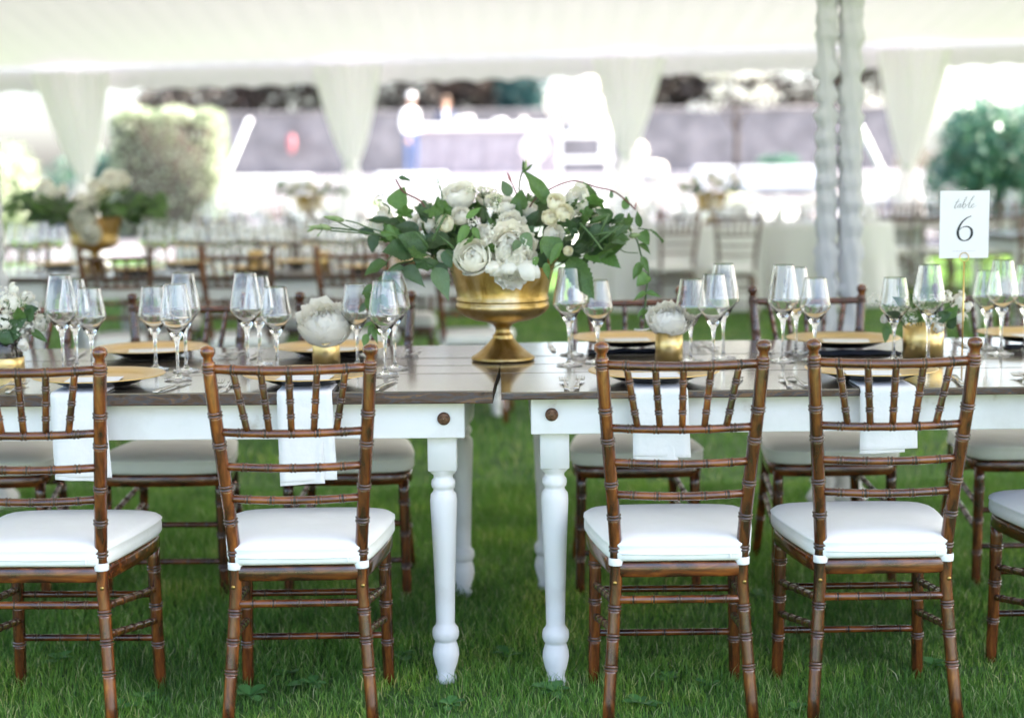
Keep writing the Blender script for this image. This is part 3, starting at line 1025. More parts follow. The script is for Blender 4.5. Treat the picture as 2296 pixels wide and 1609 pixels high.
def make_chair(loc, rz, label, group):
    t = thing('banquet_chair', label, 'chair', loc, rz, group)
    for s in (-1, 1):
        r = link('rear_leg', CM['rear', s], t)
        sc_ = link('screw', CM['screw'], r)
        sc_.matrix_local = Matrix.Translation((s * .152, -.1885, .362)) @ Matrix.Rotation(pi / 2, 4, 'X')
        link('front_leg', CM['front', s], t)
        for q in (0, 1):
            link('stretcher', CM['side', s, q], t)
    link('top_rail', CM['top'], t)
    for q in range(3):
        link('cross_rail', CM['cross', q], t)
    for k in range(5):
        link('spindle', CM['spin', k], t)
    for q in (0, 1):
        link('stretcher', CM['stf', q], t)
    link('stretcher', CM['str'], t)
    link('seat_frame', CM['frame'], t)
    c = link('cushion', CM['cushion'], t)
    for s in (-1, 1):
        link('tie_strap', CM['strap', s], c)
    link('zip_seam', CM['zip'], c)
    return t


RA = math.radians(.3)
near = [(-1.114, 3.855, -.03, 'brown bamboo-turned chair cut by the left edge, back to the viewer'),
        (-.510, 3.85, .015, 'near brown chair just left of the table gap, back to the viewer'),
        (.388, 3.85, .0, 'near brown chair just right of the table gap, back to the viewer'),
        (.869, 3.86, .012, 'near brown chair in front of the table number, back to the viewer'),
        (1.475, 4.0, .05, 'near brown chair of which only the seat shows at the right edge')]
for x, y, a, lab in near:
    make_chair((x, y, 0), a, lab, 'chairs on the near side of the table')
far = [(at(25, 690, 5.25).x, 5.05, pi + .03, 'far chair at the left edge, facing the viewer behind the white flower jar'),
       (at(416, 685, 5.28).x, 5.05, pi - .02, 'far chair facing the viewer behind the first gold plate from the left'),
       (at(797, 675, 5.28).x, 5.04, pi, 'far chair facing the viewer behind the left peony cup'),
       (at(1405, 665, 5.35).x, 5.11, pi + .02, 'far chair facing the viewer behind the right peony cup'),
       (at(1815, 668, 5.35).x, 5.11, pi + .03, 'far chair facing the viewer in front of the draped poles'),
       (at(2230, 660, 5.4).x, 5.15, pi + .05, 'far chair facing the viewer behind the table number card')]
for x, y, a, lab in far:
    make_chair((x, y, 0), a, lab, 'chairs on the far side of the table')


# ------------------------------------------------------------------ farm tables
def turned_leg():
    mb = MB()
    mb.box(-.037, .037, -.037, .037, .560, .742, ch=.003)
    k = .00112
    prof = [(20, 0), (22.5, .004), (22.5, .014), (19, .024), (20, .034), (25, .052), (29, .074), (28, .090), (23.5, .108), (23, .112), (26, .115), (29, .124), (29.5, .134), (28, .144), (22, .153), (20.5, .160),
            (22, .24), (25.5, .36), (28.5, .45), (29.5, .478), (28, .496), (22, .505), (21.5, .511), (25, .514), (26.5, .522), (25.5, .532), (21, .538), (21, .546), (27, .552), (30, .561)]
    mb.lathe([(r * k * 1.06, z) for r, z in prof], 28, cap0=True)
    return mb.mesh('leg', M['paint'])


LEG = turned_leg()


def farm_table(label, loc, rz, L, D, zt, th, npl, group, bolts=True, leg_shift=(0, 0), sgn=1):
    """origin: the near corner at the seam; the table runs towards sgn*x and away in y"""
    t = thing('farm_table', label, 'table', loc, rz, group)
    rg = random.Random(int(L * 100 + loc[0] * 10))
    pw = D / npl
    for k in range(npl):
        e = rg.uniform(-.0015, .0015)
        dz = rg.uniform(-.0012, .0012)
        mb = MB()
        a, b = (e, L) if sgn > 0 else (-L, -e)
        y0, y1 = k * pw + .0012, (k + 1) * pw - .0012
        # top faces stained plank, edges rough
        n = 24
        loops = []
        for i in range(n + 1):
            x = a + (b - a) * i / n
            w1 = rg.uniform(-.0012, .0012) if k == 0 else 0
            y0_ = y0 + w1
            loops.append([(x, y0_ + .002, zt - th + dz), (x, y0_, zt - th + .003 + dz), (x, y0_, zt - .0035 + dz), (x, y0_ + .0035, zt + dz), (x, y1 - .002, zt + dz), (x, y1, zt - .002 + dz), (x, y1, zt - th + dz)])
        mb.loft(loops, True, True)
        for i in range(n):
            for j in range(7):
                if j in (0, 1, 5):
                    mb.m[i * 7 + j] = 1
        mb.m[-1] = mb.m[-2] = 1
        mb.build('plank', [M['plank'], M['plank_end']], t, False)
    za, zb = zt - th - .094, zt - th - .001
    e0, e1 = .075, L - .075
    if sgn < 0: e0, e1 = -e1, -e0
    fi = .044
    for y0, y1, nm in ((fi, fi + .024, 'apron'), (D - fi - .024, D - fi, 'apron')):
        mb = MB(); mb.box(e0, e1, y0, y1, za, zb, ch=.002); mb.build(nm, M['paint'], t, False)
    for x0 in (e0 + .002, e1 - .026):
        mb = MB(); mb.box(x0, x0 + .024, fi + .0245, D - fi - .0245, za + .002, zb, ch=.002); mb.build('apron', M['paint'], t, False)
    for ix, x in enumerate((e0, e1)):
        inward = 1 if ix == 0 else -1
        for iy, y in enumerate((fi + .064, D - fi - .064)):
            o = link('leg', LEG, t)
            sh = leg_shift[iy] if (ix == (0 if sgn > 0 else 1)) else 0
            o.location = (x + inward * .060 + sh, y, 0)
            o.scale = (1, 1, (zt - th - .002) / .742)
    if bolts:
        for ix, x in enumerate((e0 + .052, e1 - .052)):
            mb = MB(); mb.lathe([(.0165, 0), (.0165, .003), (.0145, .006), (.010, .0075), (.001, .008)], 20)
            o = mb.build('bolt_head', M['bolt'], t)
            o.matrix_local = Matrix.Translation((x, fi - .0005, (za + zb) / 2 + .004)) @ Matrix.Rotation(pi / 2, 4, 'X')
    return t


farm_table('left farm table with dark plank top, white apron and turned legs', (-.048, 3.943, 0), math.radians(-1.4), 2.44, 1.08, .781, .032, 6, 'farm tables', leg_shift=(0, .0), sgn=-1)
farm_table('right farm table with dark plank top, white apron and turned legs', (-.029, 3.909, 0), RA, 2.44, 1.18, .781, .019, 6, 'farm tables', sgn=1)
TZ = .7825

# ------------------------------------------------------------------ tableware
def lathe_mesh(name, prof, mats, n=32, mis=None, smooth=True):
    mb = MB(); mb.lathe(prof, n, mis=mis); return mb.mesh(name, mats, smooth)


ch_prof = [(.001, 0), (.085, 0), (.095, .003), (.128, .016), (.150, .0205), (.168, .0235), (.1705, .0250), (.1690, .0268), (.150, .0240), (.128, .0205), (.121, .0165), (.112, .0140), (.001, .0135)]
CHARGER = lathe_mesh('charger_plate', ch_prof, [M['gold_plate'], M['black']], 64, [1, 1, 1, 1, 1, 0, 0, 0, 0, 0, 0, 0])


def glass_mesh(h, rmax, rrim, zb, zw, rf):
    """stemmed glass: foot, stem, bowl with a wide low shoulder"""
    t = .0011
    out = [(.001, 0), (rf - .001, 0), (rf, .0006), (rf, .0014), (rf - .001, .002), (rf * .6, .0035), (.009, .007), (.0050, .016), (.0040, .035), (.0040, zb * .62), (.0052, zb * .8), (.0085, zb * .93), (.014, zb),
           (rmax * .62, zb + (zw - zb) * .52), (rmax * .92, zb + (zw - zb) * .88), (rmax, zw), (rmax * .985, zw + .006), (rmax * .90, zw + (h - zw) * .35), (rrim + (rmax - rrim) * .25, zw + (h - zw) * .72), (rrim + (rmax - rrim) * .01, h - .0020), (rrim, h - .0006), (rrim - t * .3, h)]
    inn = [(rrim - t * .6, h), (rrim - t * .9, h - .0006), (rrim - t * .9 + (rmax - rrim) * .01, h - .0020), (rrim + (rmax - rrim) * .25 - t, zw + (h - zw) * .72), (rmax * .90 - t, zw + (h - zw) * .35), (rmax * .985 - t, zw + .006), (rmax - t, zw + .001), (rmax * .92 - t, zb + (zw - zb) * .90),
           (rmax * .62 - t, zb + (zw - zb) * .56), (.011, zb + .006), (.001, zb + .003)]
    mb = MB(); mb.lathe(out + inn, 40); return mb.mesh('wine_glass', M['glass'])


GL = {'tall': glass_mesh(.272, .0455, .029, .122, .168, .038), 'middle': glass_mesh(.253, .0440, .029, .112, .158, .037), 'short': glass_mesh(.233, .0440, .031, .104, .150, .037)}


def glass(kind, px, y, label, zb=TZ, group='wine glasses on the near table'):
    o = link('wine_glass', GL[kind])
    a = at(px, 720, y)
    o.location = (a.x, y, zb + .0008)
    o.rotation_euler = (0, 0, rnd.uniform(0, 6))
    return tag(o, label, 'wine glass', group)


clusters = [
    ('at the left edge beside the white flower jar', [('tall', 138, 4.38), ('middle', 168, 4.50), ('short', 203, 4.42)]),
    ('between the two leftmost near chairs', [('short', 346, 4.46), ('middle', 395, 4.24), ('tall', 414, 4.42)]),
    ('left of the left peony cup', [('tall', 553, 4.40), ('middle', 581, 4.55), ('short', 619, 4.38)]),
    ('under the trailing vine left of the urn', [('short', 800, 4.48), ('middle', 862, 4.28), ('tall', 884, 4.42)]),
    ('close to the right side of the urn', [('tall', 1276, 4.47), ('short', 1340, 4.52), ('middle', 1282, 4.72)]),
    ('right of the right peony cup', [('short', 1549, 4.52), ('middle', 1600, 4.42), ('tall', 1622, 4.58)]),
    ('between the two right near chairs', [('tall', 1756, 4.50), ('middle', 1785, 4.70), ('short', 1827, 4.52)]),
    ('before the wide gold vase', [('short', 2005, 4.50), ('tall', 2082, 4.44)]),
    ('at the right edge past the table number', [('short', 2212, 4.78), ('tall', 2246, 4.62), ('middle', 2300, 4.70)])]
for ph, gs in clusters:
    for kind, px, y in gs:
        glass(kind, px, y, '%s clear stemmed glass of the group %s' % (kind, ph))


def cutlery():
    mb = MB()                                   # fork, tines towards +y
    hp = [(0, -.098, .0015), (0, -.06, .0018), (0, -.01, .0035), (0, .03, .006), (0, .045, .0045)]
    hw_ = [.0075, .0068, .0035, .0028, .0042]
    loops = []
    for (x, y, z), w in zip(hp, hw_):
        loops.append([(x - w, y, z), (x + w, y, z), (x + w * .8, y, z + .0028), (x - w * .8, y, z + .0028)])
    loops.append([(-.0115, .058, .0025), (.0115, .058, .0025), (.0105, .058, .0045), (-.0105, .058, .0045)])
    loops.append([(-.0120, .068, .0022), (.0120, .068, .0022), (.0118, .068, .004), (-.0118, .068, .004)])
    mb.loft(loops, True, True)
    for k in range(4):
        x = -.0102 + k * .0068
        mb.tube([(x, .066, .003), (x, .088, .005), (x, .106, .0085)], [.0019, .0017, .0008], 6)
    fork = mb.mesh('fork', M['steel'])
    mb = MB()                                   # knife
    loops = [[(-.007, -.11, .001), (.007, -.11, .001), (.006, -.11, .004), (-.006, -.11, .004)], [(-.0085, -.08, .001), (.0085, -.08, .001), (.007, -.08, .006), (-.007, -.08, .006)],
             [(-.0055, .0, .001), (.0055, .0, .001), (.005, .0, .0055), (-.005, .0, .0055)], [(-.0075, .01, .0015), (.0075, .01, .0015), (.0065, .01, .0035), (-.0065, .01, .0035)],
             [(-.0095, .06, .0015), (.0095, .06, .0015), (.009, .06, .0028), (-.009, .06, .0028)], [(-.001, .115, .0015), (.0085, .105, .0015), (.008, .105, .0025), (-.001, .115, .0025)]]
    mb.loft(loops, True, True)
    return fork, mb.mesh('knife', M['steel'])


FORK, KNIFE = cutlery()
mb = MB(); mb.box(-.068, .068, -.048, .048, 0, .0012); CARD = mb.mesh('menu_card', M['card'], False)


def on_table(me, name, loc, rz, label, cat, group):
    o = link(name, me); o.location = loc; o.rotation_euler = (0, 0, rz)
    return tag(o, label, cat, group)


near_ph = ['at the near place left of all', 'at the near place left of the urn', 'at the near place right of the urn', 'at the near place below the table number', 'at the near place past the right edge']
near_pl = [(222, 842, 0), (692, 838, 0), (1466, 832, RA), (1953, 827, RA), (2480, 822, RA)]
NAP_B = [1076, 1083, 1022, 1006, 1010]
for k, (px, py, a) in enumerate(near_pl):
    p = atz(px, py, TZ + .024)
    ph = near_ph[k]
    if k < 4:
        on_table(CHARGER, 'charger_plate', (p.x, p.y, TZ + .002), 0, 'gold charger plate with black underside ' + ph, 'plate', 'gold charger plates')
        on_table(CARD, 'menu_card', (p.x - .005, p.y - .03, TZ + .0158 + .002), a + (.08, -.05, .03, -.06)[k], 'white menu card on the gold plate ' + ph, 'card', 'menu cards')
    fx = p.x - .232
    for j in range(2):
        q = 'inner' if j else 'outer'
        on_table(FORK, 'fork', (fx + j * .034, p.y - .075 + .015 * j, TZ + .001), a + rnd.uniform(-.12, .12), '%s silver fork %s' % (q, ph), 'fork', 'forks on the near side')
    if k < 4:
        on_table(KNIFE, 'knife', (p.x + .205, p.y - .07, TZ + .001), a + rnd.uniform(-.25, -.05), 'silver knife ' + ph, 'knife', 'knives on the near side')
        # hanging napkin
        zb = at(px, NAP_B[k], 3.91).z
        W = .137 / 2
        yf = 3.909 + (p.x + .029) * math.tan(RA) if a else 3.943 - (p.x + .048) * math.tan(math.radians(1.4))
        rg = random.Random(k)
        t = thing('hanging_napkin', 'white folded napkin hanging over the table edge ' + ph, 'napkin', (p.x - .012 + (.0, .022, .01, .012)[k], 0, 0), 0, 'white hanging napkins')
        for lay in range(2):
            prof = [(p.y - .01, TZ + .0035), (p.y - .06, TZ + .0035), (yf + .03, TZ + .003), (yf + .006, TZ + .003), (yf - .004, TZ - .001), (yf - .0085, TZ - .012), (yf - .009, TZ - .06), (yf - .010, (TZ + zb) / 2), (yf - .008, zb + .05), (yf - .007, zb)]
            if lay == 1:
                prof = [(yf - .0055, TZ - .012), (yf - .006, TZ - .08), (yf - .0055, zb + .05), (yf - .004, zb - .010)]
            pr = catmull([(0, y, z) for y, z in prof], 4)
            mb = MB()
            lx = -W if lay == 0 else -W - .001
            rx = W if lay == 0 else W - .03

            def fn(u, v, pr=pr, lx=lx, rx=rx, lay=lay, side=0):
                i = v * (len(pr) - 1); i0 = min(int(i), len(pr) - 2); q = pr[i0].lerp(pr[i0 + 1], i - i0)
                hang = max(0, min(1, (TZ - q.z) / .2))
                x = lx + (rx - lx) * u
                return (x * (1 + .04 * hang) + .006 * hang, q.y - (.004 * sin(u * 5 + k * 1.7) + .002 * sin(u * 11 + v * 4)) * hang, q.z + .006 * (u - .5) * hang * (1 if k % 2 else -1))
            mb.grid(fn, 8, len(pr) - 1)
            n0 = len(mb.v)
            # give the cloth thickness
            nf = len(mb.f)
            mb.add([(x, y + .0016, z - .0016) for x, y, z in mb.v[:n0]], [tuple(reversed(f)) for f in mb.f[:nf]])
            rows = len(pr)
            edge = [i for i in range(9)] + [j * 9 + 8 for j in range(1, rows)] + [(rows - 1) * 9 + i for i in range(7, -1, -1)] + [j * 9 for j in range(rows - 2, 0, -1)]
            for e in range(len(edge)):
                a_, b_ = edge[e], edge[(e + 1) % len(edge)]
                mb.f.append((b_, a_, a_ + n0, b_ + n0)); mb.m.append(0)
            mb.build('front_fold' if lay == 0 else 'back_fold', M['napkin'], t)

far_ph = ['at the far place left of all', 'at the far place behind the left peony cup', 'at the far place behind the right peony cup', 'at the far place before the draped poles', 'at the far place at the right edge']
for k, (px, py, a) in enumerate([(340, 780, 0), (742, 777, 0), (1402, 762, RA), (1890, 764, RA), (2318, 752, RA)]):
    p = atz(px, py, TZ + .024)
    ph = far_ph[k]
    on_table(CHARGER, 'charger_plate', (p.x, p.y, TZ + (.010 if k > 1 else .002)), 0, 'gold charger plate with black underside ' + ph, 'plate', 'gold charger plates')
    on_table(CARD, 'menu_card', (p.x + .005, p.y - .02, TZ + .0158 + (.010 if k > 1 else .002)), a + (.2, -.1, .06, -.15, .1)[k], 'white menu card on the gold plate ' + ph, 'card', 'menu cards')
    for j in range(2):
        on_table(FORK, 'fork', (p.x + .225 + j * .034, p.y + .01, TZ + .001), pi + a + rnd.uniform(-.1, .1), '%s silver fork %s' % ('outer' if j else 'inner', ph), 'fork', 'forks on the far side')
    on_table(KNIFE, 'knife', (p.x - .225, p.y + .01, TZ + .001), pi + a + rnd.uniform(-.1, .1), 'silver knife ' + ph, 'knife', 'knives on the far side')
    if k in (2, 3, 4):
        mb = MB()
        rg = random.Random(70 + k)
        mb.grid(lambda u, v: (-.13 + .26 * u, -.05 + .1 * v, .0025 + .006 * sin(pi * u) * abs(sin(v * 7 + k)) + .0015 * sin(u * 19)), 24, 10)
        n0, nf = len(mb.v), len(mb.f)
        mb.add([(x, y, .0006) for x, y, z in mb.v[:n0]], [tuple(reversed(f)) for f in mb.f[:nf]])
        o = mb.build('dark_napkin', M['navy']); o.location = (p.x + .01, p.y - .135, TZ + .0008); o.rotation_euler = (0, 0, a)
        tag(o, 'dark blue folded napkin under the plate ' + ph, 'napkin', 'dark napkins')
    # saucer-like glass bread plates
# ------------------------------------------------------------------ table number
p = at(2157, 800, 4.42)
sg = thing('table_number', 'white card reading table 6 on a thin gold wire stand', 'table sign', (p.x, 4.42, TZ), .0)
zc = at(2157, 577, 4.42).z - TZ
mb = MB(); mb.lathe([(.001, 0), (.030, 0), (.030, .003), (.006, .006), (.001, .006)], 20); mb.build('base', M['wire'], sg)
mb = MB(); mb.tube([(0, 0, .005), (0, 0, zc - .012)], .0024, 8)
mb.tube([(.0125 * sin(a), 0, zc + .0005 - .0125 * cos(a)) for a in [i * 2 * pi / 24 for i in range(25)]], .0012, 6, caps=False)
mb.build('wire_stand', M['wire'], sg)
k1 = 4.42 * 1.006 / CF / 3.81            # metres per measured unit of the card
mb = MB(); mb.box(-212 * k1, 206 * k1, .002, .0032, zc - .002, zc + 563 * k1); cdo = mb.build('card', M['sign'], sg, False)


def ribbon(mb, pts, ws, n=6):
    P = catmull([((x - 950) * k1, 0, zc + (657 - y) * k1) for x, y in pts], n)
    m = len(P)
    L, R = [], []
    for i, q in enumerate(P):
        d = P[min(i + 1, m - 1)] - P[max(i - 1, 0)]
        nrm = Vector((-d.z, 0, d.x)).normalized() if d.length > 1e-9 else Vector((1, 0, 0))
        f = i / (m - 1) * (len(ws) - 1); i0 = min(int(f), len(ws) - 2)
        w = (ws[i0] + (ws[i0 + 1] - ws[i0]) * (f - i0)) * k1 / 2
        L.append(q + nrm * w); R.append(q - nrm * w)
    mb.loft([[(a.x, .0012, a.z), (b.x, .0012, b.z)] for a, b in zip(L, R)], closed=False)


mb = MB()
ribbon(mb, [(1004, 309), (965, 325), (925, 362), (899, 410), (892, 450), (903, 490), (928, 511), (955, 515), (988, 502), (1010, 466), (1008, 425), (985, 401), (955, 396), (925, 406), (906, 424)],
       [5, 9, 13, 18, 22, 19, 11, 8, 13, 21, 20, 12, 8, 6, 4])
mb.build('numeral', M['ink'], cdo)
mb = MB()
for pts, ws in [([(898, 160), (876, 200), (860, 232), (862, 241), (874, 237), (888, 222)], [3, 6, 6, 5, 3, 2]), ([(866, 192), (884, 188), (904, 182)], [2, 3, 2]),
                ([(914, 206), (902, 207), (888, 224), (889, 236), (899, 232), (914, 206), (905, 230), (908, 237), (920, 226)], [3, 3, 5, 4, 2, 4, 5, 3, 2]),
                ([(920, 226), (944, 190), (962, 152), (957, 146), (945, 172), (930, 214), (928, 236), (940, 239), (954, 224), (952, 208), (940, 208), (932, 218)], [2, 2, 3, 2, 4, 6, 5, 3, 4, 4, 3, 2]),
                ([(953, 212), (966, 216), (996, 182), (1024, 146), (1020, 140), (1000, 172), (982, 216), (980, 236), (991, 237), (1004, 225)], [2, 2, 2, 3, 2, 4, 6, 5, 3, 2]),
                ([(1000, 228), (1018, 218), (1026, 206), (1014, 207), (1002, 226), (1008, 238), (1026, 230), (1048, 214)], [2, 2, 3, 3, 5, 4, 2, 1])]:
    ribbon(mb, pts, ws)
mb.build('script_word', M['ink_grey'], cdo)
mb = MB()
for i in range(14):
    x = 850 + i * 14
    ribbon(mb, [(x, 606), (x + 4, 603), (x + 9, 606)], [2, 2, 2], 2)
mb.build('fine_print', M['ink_grey'], cdo)


# ------------------------------------------------------------------ flowers
def bloom_mesh(name, layers, seed, ruffle, m_, tight, np0, npk, r_in=.35):
    """petals as overlapping pieces of nested shells: closed in the heart, opening outwards"""
    rg = random.Random(seed)
    mb = MB()
    for li in range(layers):
        t = (li + .5) / layers
        npet = np0 + int(npk * t)
        for k in range(npet):
            ph = 2 * pi * k / npet + li * 2.4 + rg.uniform(-.3, .3)
            hw_ = (2 * pi / npet) * .78 * rg.uniform(.85, 1.15)
            Rk = (r_in + (1 - r_in) * t) * rg.uniform(.94, 1.05)
            th = (.16 + tight * t ** 1.2) * rg.uniform(.88, 1.1)
            op = (.06 + .16 * t) * rg.uniform(.6, 1.3)
            p1, p2 = rg.uniform(0, 6), rg.uniform(0, 6)

            def fn(u, v):
                uu = u * 2 - 1
                a = pi * .93 - (pi * .93 - th) * v - .10 * uu * uu * v * -1
                w = hw_ * (.35 + .65 * sin(pi * min(.92, .10 + .78 * v))) * (1.0 if v < .8 else 1 - .9 * (v - .8))
                rip = ruffle * v ** 3 * (sin(uu * 5 + p1) + .7 * sin(uu * 12 + p2))
                rad = Rk * (1 + op * v ** 4) + rip + .02 * uu * uu
                w2 = w if a < 2.2 else w * 1.2
                rho = rad * sin(a)
                return (rho * cos(ph + uu * w2), rho * sin(ph + uu * w2), rad * cos(a) * .86 + rip * .6)
            mb.grid(fn, 6, 7)
    return mb.mesh(name, M[m_])


BL = {'peony': bloom_mesh('peony', 7, 3, .045, 'bloom', 1.25, 5, 4), 'peony2': bloom_mesh('peony', 7, 5, .05, 'bloom', 1.35, 5, 3),
      'rose': bloom_mesh('rose', 7, 8, .012, 'bloom', 1.0, 3, 3, .22), 'rose2': bloom_mesh('rose', 7, 9, .014, 'bloom_cream', .95, 3, 3, .22)}


def floret_mesh(name, seed, n, rx, rz_, fs, m_='bloom'):
    """a spike or head of many small five-petalled florets"""
    rg = random.Random(seed)
    mb = MB()
    for _ in range(n):
        d = Vector((rg.gauss(0, 1), rg.gauss(0, 1), rg.gauss(0, 1))).normalized()
        c = Vector((d.x * rx, d.y * rx, d.z * rz_)) * rg.uniform(.7, 1.05)
        t_ = d.cross(Vector((rg.gauss(0, 1), rg.gauss(0, 1), rg.gauss(0, 1)))).normalized(); b = d.cross(t_)
        s = fs * rg.uniform(.7, 1.2)
        for k in range(5):
            a = k * 2 * pi / 5
            e = t_ * cos(a) + b * sin(a); f = t_ * -sin(a) + b * cos(a)
            mb.add([c, c + e * s * .6 - f * s * .38 + d * s * .15, c + e * s + d * s * .05, c + e * s * .6 + f * s * .38 + d * s * .15], [(0, 1, 2, 3)])
    return mb.mesh(name, M[m_])


FL = {'stock': floret_mesh('stock_spike', 1, 46, .55, 1.0, .34), 'head': floret_mesh('floret_head', 2, 70, 1, .85, .27), 'tiny': floret_mesh('tiny_florets', 3, 60, 1, .9, .16), 'green': floret_mesh('seed_cluster', 4, 60, 1, 1.2, .15, 'bud')}


def leaf_mesh(kind, m_):
    mb = MB()
    if kind == 'lobed':
        n = 40
        pts = []
        for i in range(n + 1):
            a = -pi * .80 + 2 * pi * .80 * i / n
            r = .52 * (1 + .17 * cos(a * 6.2) + .05 * cos(a * 22)) * (.86 + .14 * cos(a))
            pts.append((r * sin(a), .42 + r * cos(a), .05 * cos(a * 6.2) + .10 * abs(sin(a)) - .05))
        mid = [((p[0]) * .5, .42 + (p[1] - .42) * .5, p[2] * .3) for p in pts]
        vs = [(0, .22, -.03)] + mid + pts
        fs = [(0, i + 2, i + 1) for i in range(n)] + [(1 + i, 2 + i, n + 3 + i, n + 2 + i) for i in range(n)]
        mb.add(vs, fs)
        mb.tube([(0, -.35, -.12), (0, .0, -.05), (0, .24, -.03)], .018, 5)
        return mb.mesh('leaf', M[m_])
    prof = {'ovate': lambda t: .36 * sin(pi * t ** .72) ** .9, 'narrow': lambda t: .19 * sin(pi * t ** .8), 'tooth': lambda t: .36 * sin(pi * t ** .75) ** .85,
            'heart': lambda t: .46 * (sin(pi * t ** .55)) ** .8, 'point': lambda t: .28 * sin(pi * t ** .62) ** 1.15}[kind]
    n = 22 if kind == 'tooth' else 14
    curl = {'ovate': .16, 'narrow': .22, 'tooth': .12, 'heart': .14, 'point': .25}[kind]
    vs = []
    for i in range(n + 1):
        t = i / n
        w = prof(min(.999, max(.001, t)))
        if kind == 'tooth' and i % 2: w *= .86
        w = max(w, .004)
        zc_ = -curl * t * t + .02 * sin(t * 9)
        wav = .025 * sin(t * 14) * w / .36
        for q in (-1, -.5, 0, .5, 1):
            vs.append((q * w, t - (.05 * abs(q) if kind == 'tooth' else 0), zc_ + .30 * w * abs(q) ** 1.3 + wav * q + (.012 * (i % 2) if abs(q) == .5 else 0)))
    mb.add(vs, [(i * 5 + j, i * 5 + j + 1, i * 5 + j + 6, i * 5 + j + 5) for i in range(n) for j in range(4)])
    return mb.mesh('leaf', M[m_])


LF = {}


def leaf(parent, kind, m_, B, T, wf=1.0, hint=(0, -.7, .7), roll=0.0):
    """one leaf from its base B to its tip T (local points)"""
    if (kind, m_) not in LF:
        LF[kind, m_] = leaf_mesh(kind, m_)
    B, T = Vector(B), Vector(T)
    yv = T - B
    L = yv.length
    yv /= L
    zv = Vector(hint)
    zv = zv - yv * zv.dot(yv)
    if zv.length < 1e-3: zv = yv.orthogonal()
    zv.normalize()
    if roll: zv = Quaternion(yv, roll) @ zv
    xv = yv.cross(zv)
    m4 = Matrix(((xv.x * L * wf, yv.x * L, zv.x * L, B.x), (xv.y * L * wf, yv.y * L, zv.y * L, B.y), (xv.z * L * wf, yv.z * L, zv.z * L, B.z), (0, 0, 0, 1)))
    return link('leaf', LF[kind, m_], parent, m4)


def bloom(parent, me, name, c, R, axis, spin=0.0):
    axis = Vector(axis).normalized()
    q = axis.to_track_quat('Z', 'Y') @ Quaternion((0, 0, 1), spin)
    return link(name, me, parent, Matrix.Translation(c) @ q.to_matrix().to_4x4() @ Matrix.Diagonal((R, R, R, 1)))


# the gold urn
urn_prof = [(.001, .002), (.088, .0), (.0925, .003), (.0915, .009), (.085, .013), (.072, .022), (.058, .034), (.044, .048), (.034, .060), (.0285, .066), (.0300, .070), (.0255, .075), (.0205, .084), (.0215, .094), (.029, .103), (.042, .109),
            (.055, .112), (.082, .117), (.106, .127), (.124, .139), (.134, .152), (.1355, .160), (.1325, .167), (.1305, .171), (.1335, .1735), (.1345, .177), (.1325, .1815), (.1308, .187), (.137, .215), (.1455, .249), (.153, .276),
            (.1585, .288), (.1625, .2925), (.161, .2960), (.156, .2935), (.150, .275), (.140, .235), (.125, .19), (.001, .185)]
URN = lathe_mesh('gold_urn', urn_prof, M['gold_urn'], 72)
UP = atz(1128, 806, TZ)
UY = UP.y
urn = link('gold_urn', URN)
urn.location = (UP.x, UY, TZ)
tag(urn, 'antique gold footed urn in the middle of the table, holding the flowers', 'urn', 'gold footed urns')

fa = thing('flower_arrangement', 'large arrangement of white peonies, roses and green foliage in the gold urn', 'flowers', (UP.x, UY, TZ + .25))
FO = Vector((UP.x, UY, TZ + .25))


def fp(px, py, dy=0.0):
    return at(px, py, UY + dy) - FO


blooms = [('peony', 'peony', 1150, 560, -.165, 54, (.05, -1, .25)), ('peony2', 'peony', 1146, 503, -.10, 30, (0, -.8, .6)), ('peony', 'peony', 1150, 600, -.170, 40, (.0, -1, -.25)), ('rose', 'rose', 1061, 577, -.175, 39, (-.25, -1, .3)),
          ('rose', 'rose', 1028, 440, .04, 37, (-.2, -.5, .9)), ('rose', 'rose', 1131, 462, -.02, 27, (.1, -.35, 1)), ('rose', 'rose', 1182, 470, .0, 22, (.1, -.3, 1)),
          ('rose2', 'rose', 1233, 488, -.13, 18, (.2, -1, .3)), ('rose2', 'rose', 1265, 477, -.12, 20, (.3, -.9, .4)), ('rose2', 'rose', 1246, 454, -.10, 21, (.2, -.7, .7)),
          ('rose2', 'rose', 999, 503, -.10, 19, (-.4, -.8, .4)), ('peony2', 'rose', 1032, 484, -.06, 22, (-.2, -.7, .6)), ('rose', 'rose', 995, 574, -.14, 13, (-.5, -1, 0)), ('rose2', 'rose', 1273, 562, -.17, 11, (.5, -1, 0)),
          ('peony2', 'peony', 852, 506, .10, 40, (-.9, -.3, .4)), ('rose', 'rose', 1338, 474, .02, 19, (.5, -.3, .9)), ('rose', 'rose', 1240, 527, -.12, 22, (.4, -.9, .1)), ('peony2', 'rose', 1095, 445, .05, 24, (0, -.4, 1)), ('rose', 'rose', 940, 500, .05, 20, (-.7, -.5, .5)),
          ('rose', 'rose', 1345, 512, .0, 18, (.7, -.6, .4)), ('rose', 'rose', 1085, 520, -.06, 17, (-.2, -1, .3))]
for k, (key, nm, px, py, dy, r, ax) in enumerate(blooms):
    bloom(fa, BL[key], nm, fp(px, py, dy), r * UY / CF, ax, k * 1.1)
